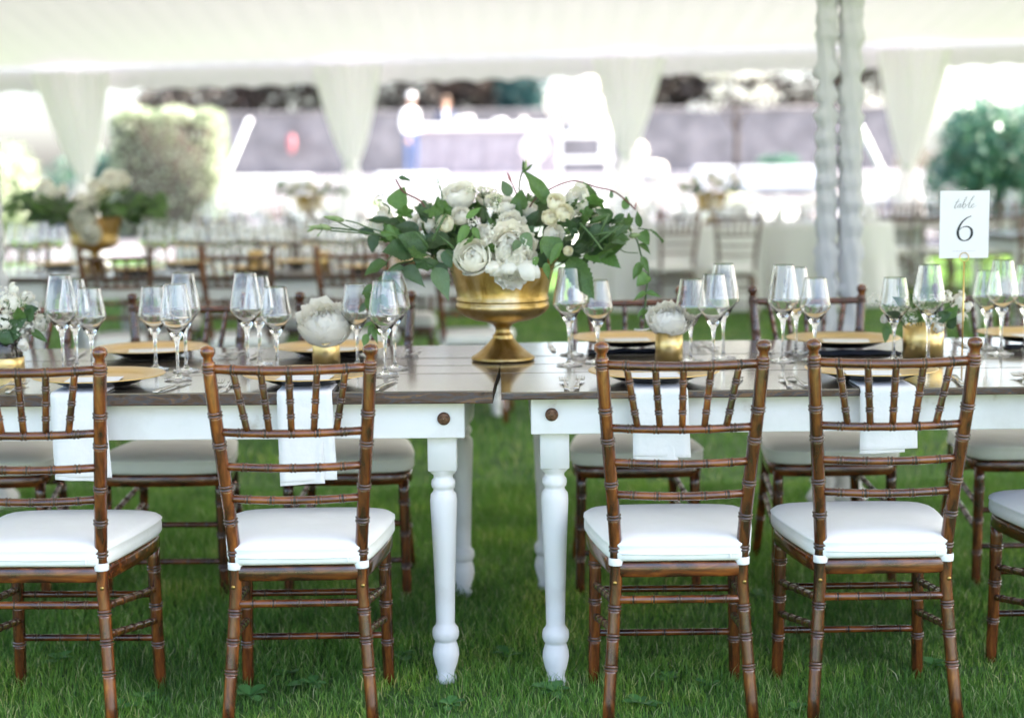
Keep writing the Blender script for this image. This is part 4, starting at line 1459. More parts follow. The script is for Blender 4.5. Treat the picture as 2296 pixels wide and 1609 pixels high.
for key, px, py, dy, r, ax in [('stock', 1291, 452, -.05, 42, (.3, -.2, 1)), ('stock', 1322, 490, -.03, 26, (.5, -.3, .8)), ('stock', 968, 508, -.03, 26, (-.5, -.2, .8)), ('tiny', 1098, 520, -.16, 20, (0, -1, .3)), ('stock', 1242, 535, -.1, 24, (.3, -.6, .6)),
                              ('tiny', 1108, 462, -.10, 18, (0, -.5, 1)), ('tiny', 1062, 500, -.13, 16, (0, -.8, .5)), ('green', 854, 453, .03, 17, (-.4, 0, 1)), ('green', 985, 414, .03, 12, (0, 0, 1)), ('green', 1115, 450, -.1, 14, (0, -.3, 1)),
                              ('tiny', 1408, 520, .0, 16, (.8, -.3, .3)), ('tiny', 1090, 540, -.17, 14, (0, -1, 0))]:
    o = bloom(fa, FL[key], {'stock': 'stock_spike', 'tiny': 'tiny_florets', 'green': 'seed_cluster', 'head': 'floret_head'}[key], fp(px, py, dy), r * UY / CF, ax)
    o['kind'] = 'stuff'
# drooping outer petals of the big peony
mb = MB()
rg = random.Random(4)
for k in range(6):
    a = (k - 2.5) * .36 + rg.uniform(-.08, .08)
    L = rg.uniform(.030, .062)
    c = Vector((sin(a) * .062, 0, 0)); w = rg.uniform(.014, .024); dd = rg.uniform(-.01, .01)
    mb.grid(lambda u, v: (c.x + sin(a) * L * .4 * v + (u * 2 - 1) * w * max(.1, sin(pi * (.12 + .72 * v))) ** .6, dd - .028 * sin(pi * v * .8) + .004 * sin(u * 9 + k) * v + .006 * (u * 2 - 1) ** 2, -L * v + .02), 6, 6)
o = mb.build('drooping_petals', M['bloom'], fa); o.location = fp(1148, 600, -.185)
# Queen Anne's lace heads
for px, py, r, dy, bx, by in [(1078, 420, 38, .0, 1090, 500), (1110, 437, 20, -.06, 1125, 500)]:
    c = fp(px, py, dy); b = fp(px + 6, py + 26, dy); R = r * UY / CF
    mb = MB(); rg = random.Random(px)
    for k in range(26):
        a = k * 2.4; rr = R * math.sqrt(k / 26)
        e = c + Vector((rr * cos(a), rr * sin(a) * .8, R * .12 * rg.uniform(-1, 1) - rr * rr / R * .25))
        mb.tube([b, b.lerp(e, .6) + Vector((0, 0, .004)), e], .0006, 4)
    mb.tube([b, fp(bx, by, dy)], .0014, 6)
    mb.build('lace_stalks', M['stem'], fa)['kind'] = 'stuff'
    mb = MB()
    for k in range(26):
        a = k * 2.4; rr = R * math.sqrt(k / 26)
        petal_ball(mb, c + Vector((rr * cos(a), rr * sin(a) * .8, -rr * rr / R * .25)), .0055, 9, rg, .0026)
    mb.build('lace_florets', M['bloom_cream'], fa)['kind'] = 'stuff'

# leaves traced one by one: kind, colour, base, tip, depth of base and tip, width
UPV = (0, -.8, .6)
LV = [('heart', 'leaf_mid', 887, 468, 905, 418, .0, .0, 1), ('tooth', 'leaf_dark', 955, 560, 893, 525, -.12, -.16, 1.1), ('tooth', 'leaf_dark', 925, 562, 858, 560, -.13, -.18, 1.2), ('ovate', 'leaf_dark', 940, 522, 888, 503, -.06, -.08, 1),
      ('lobed', 'leaf_mid', 907, 495, 909, 460, -.03, -.05, 1), ('lobed', 'leaf_mid', 985, 492, 1000, 452, -.08, -.10, 1), ('lobed', 'leaf_mid', 962, 455, 992, 478, -.06, -.11, 1), ('ovate', 'leaf_dark', 1010, 540, 958, 533, -.12, -.15, 1),
      ('ovate', 'leaf_mid', 866, 587, 815, 613, -.12, -.14, .8), ('ovate', 'leaf_sage', 908, 600, 868, 618, -.13, -.16, .8), ('point', 'leaf_sage', 908, 597, 950, 638, -.13, -.17, .95), ('point', 'leaf_sage', 975, 600, 1009, 668, -.14, -.18, .95),
      ('heart', 'leaf_dark', 843, 528, 832, 566, -.05, -.06, .9), ('lobed', 'leaf_dark', 960, 580, 935, 600, -.14, -.18, 1.1), ('lobed', 'leaf_mid', 945, 560, 925, 575, -.15, -.2, 1), ('tooth', 'leaf_dark', 985, 590, 1000, 625, -.13, -.15, 1.1),
      ('ovate', 'leaf_dark', 1000, 560, 1010, 600, -.15, -.17, 1), ('narrow', 'leaf_mid', 990, 600, 930, 580, -.12, -.16, 1), ('narrow', 'leaf_dark', 840, 521, 800, 514, -.02, -.02, 1.2), ('narrow', 'leaf_dark', 880, 497, 820, 487, .02, .02, .9),
      ('point', 'leaf_light', 1050, 505, 1022, 550, -.16, -.18, .8), ('point', 'leaf_light', 1060, 510, 1078, 540, -.16, -.18, .8), ('narrow', 'leaf_light', 1045, 490, 1075, 465, -.15, -.17, 1), ('lobed', 'leaf_mid', 1040, 545, 1062, 535, -.17, -.2, .9),
      ('lobed', 'leaf_mid', 1093, 570, 1103, 545, -.17, -.2, .9), ('narrow', 'leaf_mid', 1100, 605, 1092, 560, -.165, -.175, 1),
      ('ovate', 'leaf_mid', 1226, 457, 1181, 382, -.03, -.06, .62), ('heart', 'leaf_mid', 1165, 470, 1168, 425, -.04, -.05, 1), ('ovate', 'leaf_sage', 1144, 440, 1126, 404, -.02, -.02, .9), ('narrow', 'leaf_dark', 1158, 500, 1165, 455, -.06, -.08, 1.3),
      ('ovate', 'leaf_dark', 1180, 520, 1205, 470, -.08, -.10, .9), ('ovate', 'leaf_dark', 1170, 545, 1195, 505, -.12, -.13, 1), ('point', 'leaf_sage', 1173, 522, 1192, 560, -.18, -.2, 1.2), ('heart', 'leaf_mid', 1236, 530, 1238, 588, -.18, -.2, .9),
      ('ovate', 'leaf_light', 1262, 545, 1230, 592, -.2, -.21, .6), ('point', 'leaf_light', 1205, 575, 1194, 603, -.19, -.2, .9), ('point', 'leaf_light', 1225, 588, 1228, 628, -.19, -.2, .8), ('ovate', 'leaf_light', 1230, 530, 1212, 568, -.17, -.18, .8),
      ('tooth', 'leaf_mid', 1280, 582, 1332, 672, -.12, -.17, .75), ('tooth', 'leaf_mid', 1335, 555, 1392, 600, -.05, -.10, .75), ('ovate', 'leaf_mid', 1310, 570, 1346, 585, -.1, -.14, .8), ('tooth', 'leaf_mid', 1330, 465, 1310, 405, -.02, -.04, .8),
      ('lobed', 'leaf_mid', 1335, 470, 1330, 435, -.05, -.08, 1.2), ('ovate', 'leaf_dark', 1370, 495, 1340, 470, -.02, -.06, 1), ('lobed', 'leaf_mid', 1395, 510, 1420, 490, -.02, -.05, 1.2), ('narrow', 'leaf_dark', 1400, 480, 1370, 500, .0, -.02, 1.3),
      ('ovate', 'leaf_mid', 1400, 470, 1405, 440, .0, .0, .9), ('narrow', 'leaf_mid', 1435, 510, 1428, 475, .0, -.01, 1.2), ('heart', 'leaf_mid', 1437, 520, 1455, 548, .0, -.02, .9), ('point', 'leaf_mid', 1434, 546, 1460, 564, .0, -.03, .9),
      ('ovate', 'leaf_mid', 1438, 574, 1455, 612, -.02, -.03, .55), ('ovate', 'leaf_light', 1440, 588, 1418, 625, -.02, -.03, .7), ('heart', 'leaf_light', 1452, 615, 1428, 640, -.02, -.04, .9), ('point', 'leaf_light', 1449, 655, 1420, 670, -.03, -.05, .7),
      ('point', 'leaf_light', 1449, 655, 1482, 662, -.03, -.05, .7), ('narrow', 'leaf_light', 1447, 690, 1427, 712, -.03, -.04, 1), ('ovate', 'leaf_light', 1455, 695, 1440, 715, -.03, -.05, .7), ('lobed', 'leaf_dark', 1290, 540, 1310, 520, -.12, -.17, 1.2),
      ('lobed', 'leaf_dark', 1320, 555, 1350, 540, -.1, -.15, 1.2), ('lobed', 'leaf_mid', 1300, 505, 1320, 485, -.1, -.14, 1.1), ('lobed', 'leaf_dark', 1270, 520, 1290, 500, -.14, -.17, 1.2), ('ovate', 'leaf_dark', 1210, 600, 1220, 560, -.15, -.17, 1),
      ('ovate', 'leaf_sage', 1165, 540, 1150, 560, -.2, -.23, .8), ('narrow', 'leaf_mid', 1178, 392, 1172, 358, -.03, -.03, .8), ('narrow', 'leaf_mid', 1177, 385, 1195, 366, -.03, -.03, .7), ('ovate', 'leaf_mid', 1245, 440, 1215, 455, -.05, -.05, .8),
      ('tooth', 'leaf_mid', 1200, 452, 1182, 448, .0, -.02, .8), ('narrow', 'leaf_mid', 905, 405, 895, 398, 0, 0, 1), ('ovate', 'leaf_dark', 893, 398, 922, 404, 0, -.01, .5), ('point', 'leaf_sage', 1370, 445, 1371, 423, 0, 0, .8),
      # left trailing vine
      ('ovate', 'leaf_mid', 838, 640, 810, 660, -.17, -.18, .75), ('ovate', 'leaf_mid', 850, 622, 905, 656, -.16, -.2, .55), ('heart', 'leaf_mid', 833, 672, 814, 655, -.17, -.19, .8), ('point', 'leaf_mid', 850, 662, 873, 690, -.17, -.2, .9),
      ('heart', 'leaf_mid', 828, 668, 839, 708, -.18, -.2, .8), ('ovate', 'leaf_sage', 822, 680, 805, 700, -.17, -.18, .8), ('point', 'leaf_light', 838, 728, 822, 752, -.18, -.19, .9), ('ovate', 'leaf_light', 843, 735, 875, 758, -.18, -.2, .6),
      ('ovate', 'leaf_light', 823, 748, 816, 778, -.18, -.19, .8), ('narrow', 'leaf_light', 835, 722, 850, 735, -.18, -.2, 1), ('narrow', 'leaf_light', 835, 722, 818, 730, -.18, -.2, 1), ('point', 'leaf_light', 836, 735, 845, 770, -.18, -.2, .6)]
rg = random.Random(12)
for kind, m_, bx, by, tx, ty, d0, d1, w in LV:
    leaf(fa, kind, m_, fp(bx, by, d0), fp(tx, ty, d1), w, (rg.uniform(-.4, .4), -.85, rg.uniform(.2, .8)))
# the inner mass of foliage
for k in range(200):
    a = rg.uniform(0, 2 * pi); rr = math.sqrt(rg.uniform(.03, 1))
    px, py = 1140 + 300 * cos(a) * rr, 520 + (92 if sin(a) < 0 else 66) * sin(a) * rr
    ex = (px - 1140) / 285
    dy = rg.uniform(-.02, .16) * (1 - abs(ex) * .4) if abs(ex) < .55 else rg.uniform(-.12, .12)
    if abs(ex) < .5 and py > 560: dy = rg.uniform(-.13, .0)
    T_ = fp(px, py, dy)
    root = Vector((ex * .13, dy * .5, .0))
    d = (T_ - root).normalized()
    d2 = (d + Vector((rg.uniform(-.5, .5), rg.uniform(-.5, .3), rg.uniform(-.6, .3)))).normalized()
    L = rg.uniform(.042, .078)
    kind = rg.choice(['ovate', 'tooth', 'lobed', 'ovate', 'point', 'tooth', 'narrow'])
    m_ = rg.choice(['leaf_dark', 'leaf_dark', 'leaf_mid', 'leaf_mid', 'leaf_mid', 'leaf_sage'])
    leaf(fa, kind, m_, T_ - d2 * L, T_, rg.uniform(.75, 1.15), (d.x * .5 + rg.uniform(-.6, .6), -.6, .6 + rg.uniform(-.4, .3)))
    if k % 4 == 0:
        mb = MB(); mb.tube(catmull([root, root.lerp(T_, .5) + Vector((0, 0, .01)), T_ - d2 * L], 4), .0014, 5); mb.build('stem', M['stem'], fa)


def stem(pts, r, m_='stem', parent=None):
    mb = MB(); mb.tube(catmull(pts, 6), r * 1.7, 6); return mb.build('stem', M[m_], parent or fa)


def bud(parent, B, T, w, m_='bud'):
    B, T = Vector(B), Vector(T)
    mb = MB(); mb.tube([B.lerp(T, t) for t in (0, .12, .3, .5, .7, .88, 1)], [w * q for q in (.3, .75, 1, .95, .7, .35, .05)], 8)
    return mb.build('bud', M[m_], parent)


stem([fp(905, 540, -.08), fp(860, 528, -.04), fp(801, 517, -.02), fp(745, 511, 0), fp(720, 507, 0)], .0016)
stem([fp(905, 545, -.08), fp(850, 530, -.03), fp(790, 512, .0), fp(757, 497, .01), fp(738, 488, .02)], .0013)
stem([fp(880, 525, -.05), fp(830, 512, -.03), fp(800, 500, -.02), fp(775, 494, -.02)], .0013)
stem([fp(905, 547, -.08), fp(850, 527, -.05), fp(790, 521, -.04), fp(740, 517, -.04)], .0013)
bud(fa, fp(772, 494, -.02), fp(724, 485, -.02), .0085); bud(fa, fp(738, 511, .0), fp(690, 508, .0), .0075); bud(fa, fp(742, 514, -.03), fp(716, 503, -.03), .0080); bud(fa, fp(707, 509, .0), fp(687, 520, .0), .005)
stem([fp(719, 500, -.03), fp(722, 515, -.03), fp(714, 526, -.03)], .0008); bud(fa, fp(716, 524, -.03), fp(711, 531, -.03), .003)
stem([fp(960, 480, -.02), fp(944, 452, 0), fp(915, 436, 0), fp(901, 426, 0), fp(887, 401, 0)], .0015, 'stem_red')
stem([fp(1180, 480, -.02), fp(1200, 446, -.03), fp(1232, 425, -.03), fp(1265, 410, -.02), fp(1294, 406, -.01), fp(1335, 419, 0), fp(1373, 428, 0), fp(1400, 446, 0), fp(1425, 470, 0)], .0013, 'stem_red')
stem([fp(1165, 470, -.03), fp(1164, 420, -.03), fp(1168, 395, -.03), fp(1177, 375, -.03)], .0014)
stem([fp(1168, 460, -.02), fp(1152, 420, -.02), fp(1143, 402, -.02)], .0012, 'stem_red'); bud(fa, fp(1146, 408, -.02), fp(1137, 386, -.02), .004, 'bud_pink'); bud(fa, fp(1178, 380, -.03), fp(1180, 356, -.03), .004)
stem([fp(872, 480, .02), fp(872, 465, .02), fp(858, 455, .02)], .0016); stem([fp(992, 455, .0), fp(989, 428, .02), fp(985, 415, .02)], .0012)
stem([fp(1330, 590, -.08), fp(1375, 555, -.05), fp(1400, 520, -.02), fp(1426, 535, 0), fp(1438, 573, -.01), fp(1454, 609, -.02), fp(1449, 650, -.03), fp(1447, 684, -.03), fp(1440, 700, -.03)], .0016)
stem([fp(1447, 684, -.03), fp(1465, 693, -.03), fp(1488, 690, -.03), fp(1490, 710, -.03), fp(1478, 703, -.03)], .0008)
stem([fp(1380, 552, -.04), fp(1402, 565, -.03), fp(1430, 567, -.02)], .001); stem([fp(1430, 512, 0), fp(1465, 518, 0), fp(1478, 533, 0), fp(1486, 545, 0)], .0012)
bud(fa, fp(1410, 530, -.02), fp(1436, 525, -.02), .008); bud(fa, fp(1424, 467, 0), fp(1427, 452, 0), .0025, 'bud_pink')
for q in range(6):
    bud(fa, fp(1458 + q * 5, 515 + q * 4, 0), fp(1464 + q * 5, 518 + q * 5, 0), .0035, 'leaf_mid')
stem([fp(925, 585, -.12), fp(890, 592, -.14), fp(866, 612, -.16), fp(845, 638, -.17), fp(841, 670, -.17), fp(836, 700, -.18), fp(835, 735, -.18), fp(826, 752, -.18)], .0017)
stem([fp(890, 560, -.12), fp(868, 585, -.12), fp(866, 600, -.13)], .0012)
for a, b in [((1350, 560), (1300, 500)), ((1380, 520), (1330, 530)), ((1395, 505), (1330, 555)), ((1365, 480), (1345, 530)), ((970, 540), (1000, 480)), ((930, 520), (960, 555)), ((1020, 560), (985, 530)), ((1030, 595), (1000, 560))]:
    stem([fp(*a, -.16), fp((a[0] + b[0]) / 2, (a[1] + b[1]) / 2 - 3, -.17), fp(*b, -.15)], .002)


# ------------------------------------------------------------------ small vases on the table
def cup(name, label, loc, r, h, group):
    mb = MB(); mb.lathe([(.001, 0), (r, 0), (r, h), (r - .002, h + .0005), (r - .003, h), (r - .003, .006), (.001, .006)], 40)
    o = mb.build(name, M['gold_cup']); o.location = loc
    return tag(o, label, 'vase', group)


for k, (px, y, lab, flab, pf) in enumerate([(731, 4.50, 'small gold cup vase left of the urn', 'single full white peony in the gold cup left of the urn', 726),
                                          (1500, 4.52, 'small gold cup vase right of the urn', 'single full white peony in the gold cup right of the urn', 716)]):
    c = at(px, 770, y)
    r = (31, 31)[k] * y / CF
    cup('cup_vase', lab, (c.x, y, TZ), r, .083, 'small gold cup vases')
    t = thing('peony_flower', flab, 'flower', (c.x, y, TZ + .080), 0, 'single peonies in gold cups')
    R = (62, 48)[k] * y / CF
    zc_ = at(px, pf, y).z - TZ - .080
    bloom(t, BL['peony'], 'flower_head', (0, 0, zc_), R * .92, (.05, -.75, .75), k)
    bloom(t, BL['peony2'], 'flower_head', (0, .01, zc_ - .1 * R), R * .95, (-.1, -.1, 1), k + 2)
    mb = MB(); mb.tube([(0, 0, -.06), (0, 0, zc_ * .5)], .004, 6); mb.build('stem', M['stem'], t)
    if k == 1:
        mb = MB(); mb.grid(lambda u, v: (-.055 - .045 * v + .0 * u, -.01 + (u - .5) * .05 * sin(pi * (.1 + .75 * v)), zc_ - .4 * R + .004 * sin(u * 6) - .012 * v + .01 * v * v), 5, 6); mb.build('loose_petal', M['bloom'], t)

# wide gold vase with loose white flowers (right) and glass jar (left edge)
c = at(2070, 760, 4.56)
cup('wide_vase', 'wide gold cylinder vase behind the glasses, right of the table', (c.x, 4.56, TZ), 45 * 4.56 / CF, at(2070, 727, 4.56).z - TZ, 'gold vases')
mixed = []


def loose_bunch(name, label, base, items, leaves, y, stems_to):
    t = thing(name, label, 'flowers', base, 0)
    O = Vector(base)
    for key, px, py, dy, r, ax in items:
        P = at(px, py, y + dy) - O
        if key in BL:
            bloom(t, BL[key], 'flower_head', P, r * y / CF, ax, px)
        else:
            o = bloom(t, FL[key], 'flower_spike', P, r * y / CF, ax, px); o['kind'] = 'stuff'
        mb = MB(); mb.tube([(stems_to[0], stems_to[1], stems_to[2]), P * .6 + Vector((0, 0, .01)), P], .0016, 5); mb.build('stem', M['stem'], t)
    for kind, m_, bx, by, tx, ty, dy, w in leaves:
        leaf(t, kind, m_, at(bx, by, y + dy) - O, at(tx, ty, y + dy - .02) - O, w, (.2, -.9, .3))
    return t


loose_bunch('loose_flowers', 'loose white snapdragons and greenery in the wide gold vase', (c.x, 4.56, TZ + .07),
            [('stock', 2148, 672, .0, 22, (.35, -.3, 1)), ('stock', 2165, 690, .02, 18, (.6, -.2, .8)), ('head', 2120, 665, -.02, 17, (.2, -.4, 1)), ('tiny', 1960, 672, .0, 17, (-.6, -.3, .8)), ('stock', 2150, 715, -.02, 20, (.8, -.3, .2)),
             ('head', 2105, 735, -.06, 13, (.4, -.8, .1)), ('tiny', 2040, 715, -.06, 18, (-.3, -.8, .3)), ('rose', 1984, 715, -.03, 10, (-.8, -.4, .3)), ('tiny', 2095, 715, -.07, 15, (.3, -.8, .4)), ('head', 2045, 680, .03, 22, (0, -.3, 1)),
             ('tiny', 2010, 690, .0, 22, (-.3, -.4, .8)), ('tiny', 2085, 680, .02, 24, (.2, -.4, .8)), ('green', 2060, 700, -.03, 20, (0, -.6, .8))],
            [('ovate', 'leaf_mid', 1985, 728, 1987, 768, -.03, .7), ('ovate', 'leaf_mid', 2120, 720, 2148, 685, -.04, .8), ('tooth', 'leaf_dark', 2100, 715, 2135, 700, -.05, 1), ('ovate', 'leaf_mid', 2030, 690, 2005, 665, -.04, .7),
             ('tooth', 'leaf_mid', 2050, 690, 2040, 655, -.04, .8), ('lobed', 'leaf_mid', 2080, 700, 2095, 670, -.04, 1), ('ovate', 'leaf_dark', 2020, 715, 1990, 700, -.04, .8), ('ovate', 'leaf_dark', 2125, 735, 2145, 712, -.04, .9), ('tooth', 'leaf_mid', 2060, 720, 2060, 690, -.05, .9)],
            4.56, (0, 0, -.05))
cj = at(10, 770, 4.45)
mb = MB(); mb.lathe([(.001, 0), (.047, 0), (.049, .003), (.049, .118), (.0478, .1185), (.0466, .118), (.0466, .006), (.001, .006)], 32)
jo = mb.build('glass_jar', M['glass']); jo.location = (cj.x, 4.45, TZ + .0005)
tag(jo, 'clear glass jar of flowers at the left edge of the table', 'jar')
mb = MB(); mb.lathe([(.0515, 0), (.0525, .001), (.0525, .038), (.0515, .039), (.0500, .039), (.0500, 0)], 32)
bo = mb.build('gold_band', M['gold_cup']); bo.location = (cj.x, 4.45, TZ + .001)
tag(bo, 'gold band round the foot of the glass jar at the left edge', 'band')
loose_bunch('loose_flowers', 'bunch of white star-shaped blooms and greenery in the glass jar at the left edge', (cj.x, 4.45, TZ + .10),
            [('head', 22, 680, -.03, 26, (0, -.6, .8)), ('head', 8, 722, -.06, 22, (-.2, -.9, .2)), ('head', 92, 722, -.02, 20, (.6, -.6, .3)), ('stock', 32, 650, .02, 18, (0, 0, 1)), ('tiny', 72, 690, .0, 26, (.4, -.4, .8)), ('tiny', 55, 735, -.05, 24, (.3, -.8, .1)),
             ('stock', 50, 770, -.05, 20, (.3, -.5, -.6)), ('head', -25, 690, .0, 26, (-.4, -.5, .8)), ('tiny', 10, 660, .03, 22, (0, -.2, 1)), ('head', 62, 665, .03, 16, (.3, -.3, 1)), ('green', 45, 700, -.02, 22, (0, -.7, .7))],
            [('heart', 'leaf_mid', 45, 715, 40, 690, -.06, 1), ('ovate', 'leaf_dark', 20, 740, 55, 715, -.05, .9), ('ovate', 'leaf_dark', 0, 760, 45, 748, -.05, .9), ('ovate', 'leaf_mid', 70, 740, 105, 765, -.04, .5), ('tooth', 'leaf_dark', 55, 700, 85, 690, -.03, 1),
             ('ovate', 'leaf_dark', 60, 720, 72, 690, -.05, .9), ('ovate', 'leaf_mid', 100, 725, 105, 695, .0, .7), ('tooth', 'leaf_dark', -5, 745, 30, 768, -.06, 1), ('lobed', 'leaf_dark', 15, 735, 0, 712, -.04, 1.1)],
            4.45, (0, 0, -.08))

# ------------------------------------------------------------------ second row: long table, chairs, glasses, urn
G2 = gz(0, 8.6)
y2 = 8.42
x2 = at(1175, 620, y2).x
farm_table('blurred farm table of the second row, right section, behind the urn', (x2 - 2.46, y2, G2), 0, 2.44, 1.04, .781, .03, 6, 'farm tables of the second row', False, sgn=1)
farm_table('blurred farm table of the second row, left section', (x2 - 2.47, y2, G2), 0, 2.44, 1.04, .781, .03, 6, 'farm tables of the second row', False, sgn=-1)
ord_ = ['first', 'second', 'third', 'fourth', 'fifth', 'sixth']
for k, px in enumerate([-52, 285, 543, 800, 1062]):
    c = at(px, 600, 8.25)
    make_chair((c.x * 8.45 / 8.25, 8.47, G2), (.05, -.03, .04, .0, -.04)[k], 'blurred chair at the near side of the second table, %s from the left' % ord_[k], 'near chairs of the second row')
for k, px in enumerate([30, 380, 640, 905]):
    c = at(px, 600, 9.65)
    make_chair((c.x, 9.55, G2), pi + (.05, -.04, .03, -.02)[k], 'blurred chair at the far side of the second table, %s from the left' % ord_[k], 'far chairs of the second row')
T2 = G2 + .7825
UR2 = at(217, 545, 9.0)
u2 = link('gold_urn', URN); u2.location = (UR2.x, 8.95, T2); u2.rotation_euler = (0, 0, 1.5)
tag(u2, 'blurred gold urn on the second table at the left', 'urn', 'gold footed urns')


def far_arrangement(label, loc, seed, s=1.0, nl=70, nb=12):
    t = thing('flower_arrangement', label, 'flowers', loc, 0, 'flower arrangements of the other tables')
    rg = random.Random(seed)
    for k in range(nb):
        a = rg.uniform(0, 2 * pi); rr = rg.uniform(.1, .30) * s
        P = Vector((cos(a) * rr * 1.1, sin(a) * rr * .8, (.05 + .12 * rg.random()) * s + .10 * s * (1 - rr / (.30 * s))))
        bloom(t, BL[rg.choice(['peony', 'rose', 'rose2', 'peony2'])], 'flower_head', P, rg.uniform(.035, .06) * s, (P.x * 2, P.y * 2 - .3, .4), k)
    for k in range(nl):
        a = rg.uniform(0, 2 * pi); rr = math.sqrt(rg.random())
        d = Vector((cos(a) * 1.3, sin(a), rg.uniform(-.2, .6))).normalized()
        B = Vector((cos(a) * .18 * rr, sin(a) * .14 * rr, .06)) * s + d * rg.uniform(.0, .2) * s
        leaf(t, rg.choice(['ovate', 'tooth', 'lobed']), rg.choice(['leaf_dark', 'leaf_mid', 'leaf_mid']), B, B + (d + Vector((0, 0, rg.uniform(-.5, .3)))) * rg.uniform(.06, .1) * s, 1.0)
    return t


fa2 = far_arrangement('blurred white and green flower arrangement at the left on the second table', (UR2.x, 8.95, T2 + .26), 5, 1.12, 190, 10)
bloom(fa2, BL['peony'], 'flower_head', (.0, -.19, .03), .07, (0, -1, .1)); bloom(fa2, BL['peony2'], 'flower_head', (.03, -.20, -.04), .06, (0, -1, -.3))
k = 0
for px in (40, 95, 330, 400, 470, 530, 600, 690, 745, 810, 940, 1010):
    for j, kind in enumerate(('tall', 'middle', 'short')):
        yy = 8.72 + .13 * j + .25 * (k % 2)
        c = at(px + j * 20, 600, yy)
        o = link('wine_glass', GL[kind]); o.location = (c.x, yy, T2 + .001)
        tag(o, '%s blurred glass of the %s group from the left on the second table' % (kind, ['first', 'second', 'third', 'fourth', 'fifth', 'sixth', 'seventh', 'eighth', 'ninth', 'tenth', 'eleventh', 'last'][k]), 'wine glass', 'glasses of the second table')
    k += 1
for k, px in enumerate((130, 300, 415, 560, 660, 820, 930)):
    yy = 8.66 if k % 2 else 9.25
    c = at(px, 600, yy)
    o = link('charger_plate', CHARGER); o.location = (c.x, yy, T2 + .002)
    tag(o, 'blurred gold charger on the second table, %s from the left' % (ord_ + ['seventh'])[k], 'plate', 'gold chargers of the second table')
for k, (px, yy) in enumerate(((575, 8.95), (722, 8.75))):
    c = at(px, 600, yy)
    cup('cup_vase', 'blurred gold cup on the second table, %s of two' % ('left' if k == 0 else 'right'), (c.x, yy, T2), .045, .10, 'gold cups of the second table')

# ------------------------------------------------------------------ round tables with white cloths near the tent edge
def round_table(label, px, y, R, seed):
    c = at(px, 520, y); g = gz(0, y)
    t = thing('round_table', label, 'table', (c.x, y, g), 0, 'round tables with white cloths')
    loops = []
    H_ = .77
    for z, q in ((.02, 1.10), (.25, 1.06), (.5, 1.03), (.70, 1.005), (.745, 1.0), (.768, .992), (.772, .96)):
        am = .055 * max(0, (.74 - z) / .74)
        loops.append([(R * q * (1 + am * sin(a * 13 + seed + .5 * sin(a * 3))) * cos(a), R * q * (1 + am * sin(a * 13 + seed + .5 * sin(a * 3))) * sin(a), z) for a in [i * 2 * pi / 120 for i in range(120)]])
    mb = MB(); mb.loft(loops, False, True); mb.build('tablecloth', M['tablecloth'], t)
    mb = MB(); mb.lathe([(R * .3, 0), (R * .3, .03), (.05, .05), (.05, .72), (R * .5, .74), (R * .98, .742), (R * .98, .762)], 24); mb.build('pedestal', M['bark'], t)
    return t, c, g


rt = []
for k, (px, y, R, lab) in enumerate([(1515, 15.0, .84, 'round table under a white cloth, right of the centrepiece flowers'), (1800, 15.3, .84, 'round table under a white cloth behind the draped poles'),
                                     (1000, 15.6, .84, 'round table under a white cloth behind the centrepiece flowers'), (600, 15.4, .84, 'round table under a white cloth behind the second row, left')]):
    t, c, g = round_table(lab, px, y, R, k)
    rt.append((c, g, y))
    n = 0
    rg = random.Random(k)
    for j in range(11):
        a = j * 2 * pi / 11 + .2
        for rr, kd in ((.52, 'tall'), (.60, 'short')):
            o = link('wine_glass', GL[kd]); o.location = (c.x + cos(a + rr) * rr, y + sin(a + rr) * rr, g + .774)
            tag(o, '%s blurred glass on the %s' % (kd, lab.replace(' under a white cloth', '').replace('flowers', '')), 'wine glass', 'glasses of the round tables')
    for j in range(9):
        a = j * 2 * pi / 9
        mb = MB(); mb.lathe([(.001, 0), (.075, 0), (.04, .08), (.012, .17), (.001, .18)], 10)
        o = mb.build('folded_napkin', M['napkin']); o.location = (c.x + cos(a) * .66, y + sin(a) * .66, g + .774)
        tag(o, 'white napkin on the %s' % lab.replace(' under a white cloth', '').replace('flowers', ''), 'napkin', 'napkins of the round tables')
chl = [(1645, 13.55, 0, 'blurred chair before the white cloth, left of the draped poles'), (1500, 13.95, .3, 'blurred chair at the round table right of the centrepiece'), (1790, 16.6, pi, 'blurred far chair at the round table behind the poles'),
       (1440, 16.4, pi, 'blurred far chair at the round table right of the centrepiece'), (880, 14.6, -.5, 'blurred chair at the round table behind the centrepiece'), (1075, 14.5, .4, 'blurred chair behind the centrepiece, right of the other'), (520, 14.2, -.3, 'blurred chair at the round table left, behind the second row'),
       (690, 14.3, .3, 'blurred chair at the round table below the small golden urn')]
for px, y, a, lab in chl:
    c = at(px, 560, y)
    make_chair((c.x, y, gz(0, y)), a, lab, 'chairs of the round tables')
for k, (px, py, y, lab) in enumerate([(690, 440, 15.6, 'small blurred gold urn on the round table left of the second curtain'), (1597, 468, 15.0, 'small blurred gold urn left of the draped poles')]):
    i = (3, 0)[k]
    c = at(px, py, y)
    g = rt[i][1] + .773
    o = link('gold_urn', URN); o.location = (c.x, y + .1, g)
    tag(o, lab, 'urn', 'gold footed urns')
    far_arrangement('blurred flowers in the ' + lab.replace('small blurred ', ''), (c.x, y + .1, g + .26), 20 + k, .9, 45, 12)

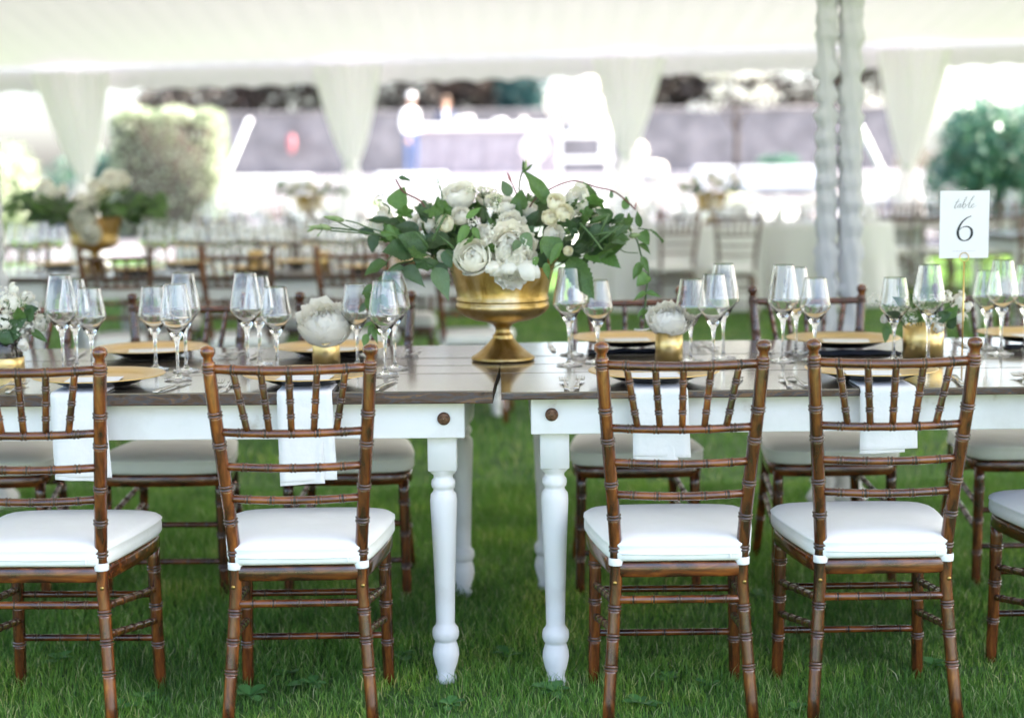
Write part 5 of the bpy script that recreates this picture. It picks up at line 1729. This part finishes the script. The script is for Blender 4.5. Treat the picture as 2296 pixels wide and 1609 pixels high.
# guest tables just beyond the tent edge
for k, (px, y, lab) in enumerate([(800, 20.0, 'far guest table with white cloth in the sun below the second curtain'), (1230, 20.6, 'far guest table with white cloth in the sun above the centrepiece'), (1640, 20.2, 'far guest table with white cloth in the sun left of the draped poles')]):
    t, c, g = round_table(lab, px, y, .8, k + 5)
    for j, (dx, dy, a) in enumerate(((-.75, -.75, -.7), (.75, -.75, .7), (0, .95, pi))):
        make_chair((c.x + dx, y + dy, g), a, '%s chair at the %s' % (['left near', 'right near', 'rear'][j], lab.replace('with white cloth ', '').replace('the sun', 'sun')), 'chairs of the far guest tables')
    far_arrangement('low flowers on the ' + lab.replace('with white cloth ', ''), (c.x, y, g + .80), 40 + k, .8, 40, 6)
    mb = MB(); mb.lathe([(.001, 0), (.09, 0), (.11, .06), (.10, .06), (.08, .01), (.001, .01)], 20)
    o = mb.build('flower_bowl', M['gold_cup']); o.location = (c.x, y, g + .774)
    tag(o, 'gold bowl on the ' + lab.replace('with white cloth ', ''), 'bowl', 'bowls of the far guest tables')

# ------------------------------------------------------------------ third row at the right
G3 = gz(0, 16)
xa = at(1935, 500, 16.3).x
farm_table('blurred long table at the right near the tent edge', (xa, 16.3, G3), 0, 3.0, 1.0, .781, .03, 6, 'farm tables of the third row', False)
for k, px in enumerate((1990, 2092, 2182, 2290)):
    c = at(px, 560, 16.2)
    make_chair((c.x, 16.15, G3), (.1, -.05, .08, 0)[k], 'blurred chair at the right-hand far table, %s from the left' % ord_[k], 'chairs of the third row')
c = at(2262, 545, 11.8)
farm_table('blurred farm table at the right edge, end on', (c.x, 11.8, gz(0, 11.8)), .12, 2.4, 1.0, .781, .03, 6, 'farm tables of the third row', False)
for k, px in enumerate((2330,)):
    c = at(px, 560, 11.5)
    make_chair((c.x, 11.6, gz(0, 11.6)), 0, 'blurred chair at the right edge of the picture in the background', 'chairs of the third row')
for k in range(12):
    c = at(1960 + k * 30, 480, 16.6)
    o = link('wine_glass', GL[('tall', 'middle', 'short')[k % 3]]); o.location = (c.x, 16.6 + .2 * (k % 2), G3 + .783)
    tag(o, 'blurred glass, %s from the left, on the long table near the tent edge' % ['first', 'second', 'third', 'fourth', 'fifth', 'sixth', 'seventh', 'eighth', 'ninth', 'tenth', 'eleventh', 'last'][k], 'wine glass', 'glasses of the third row')
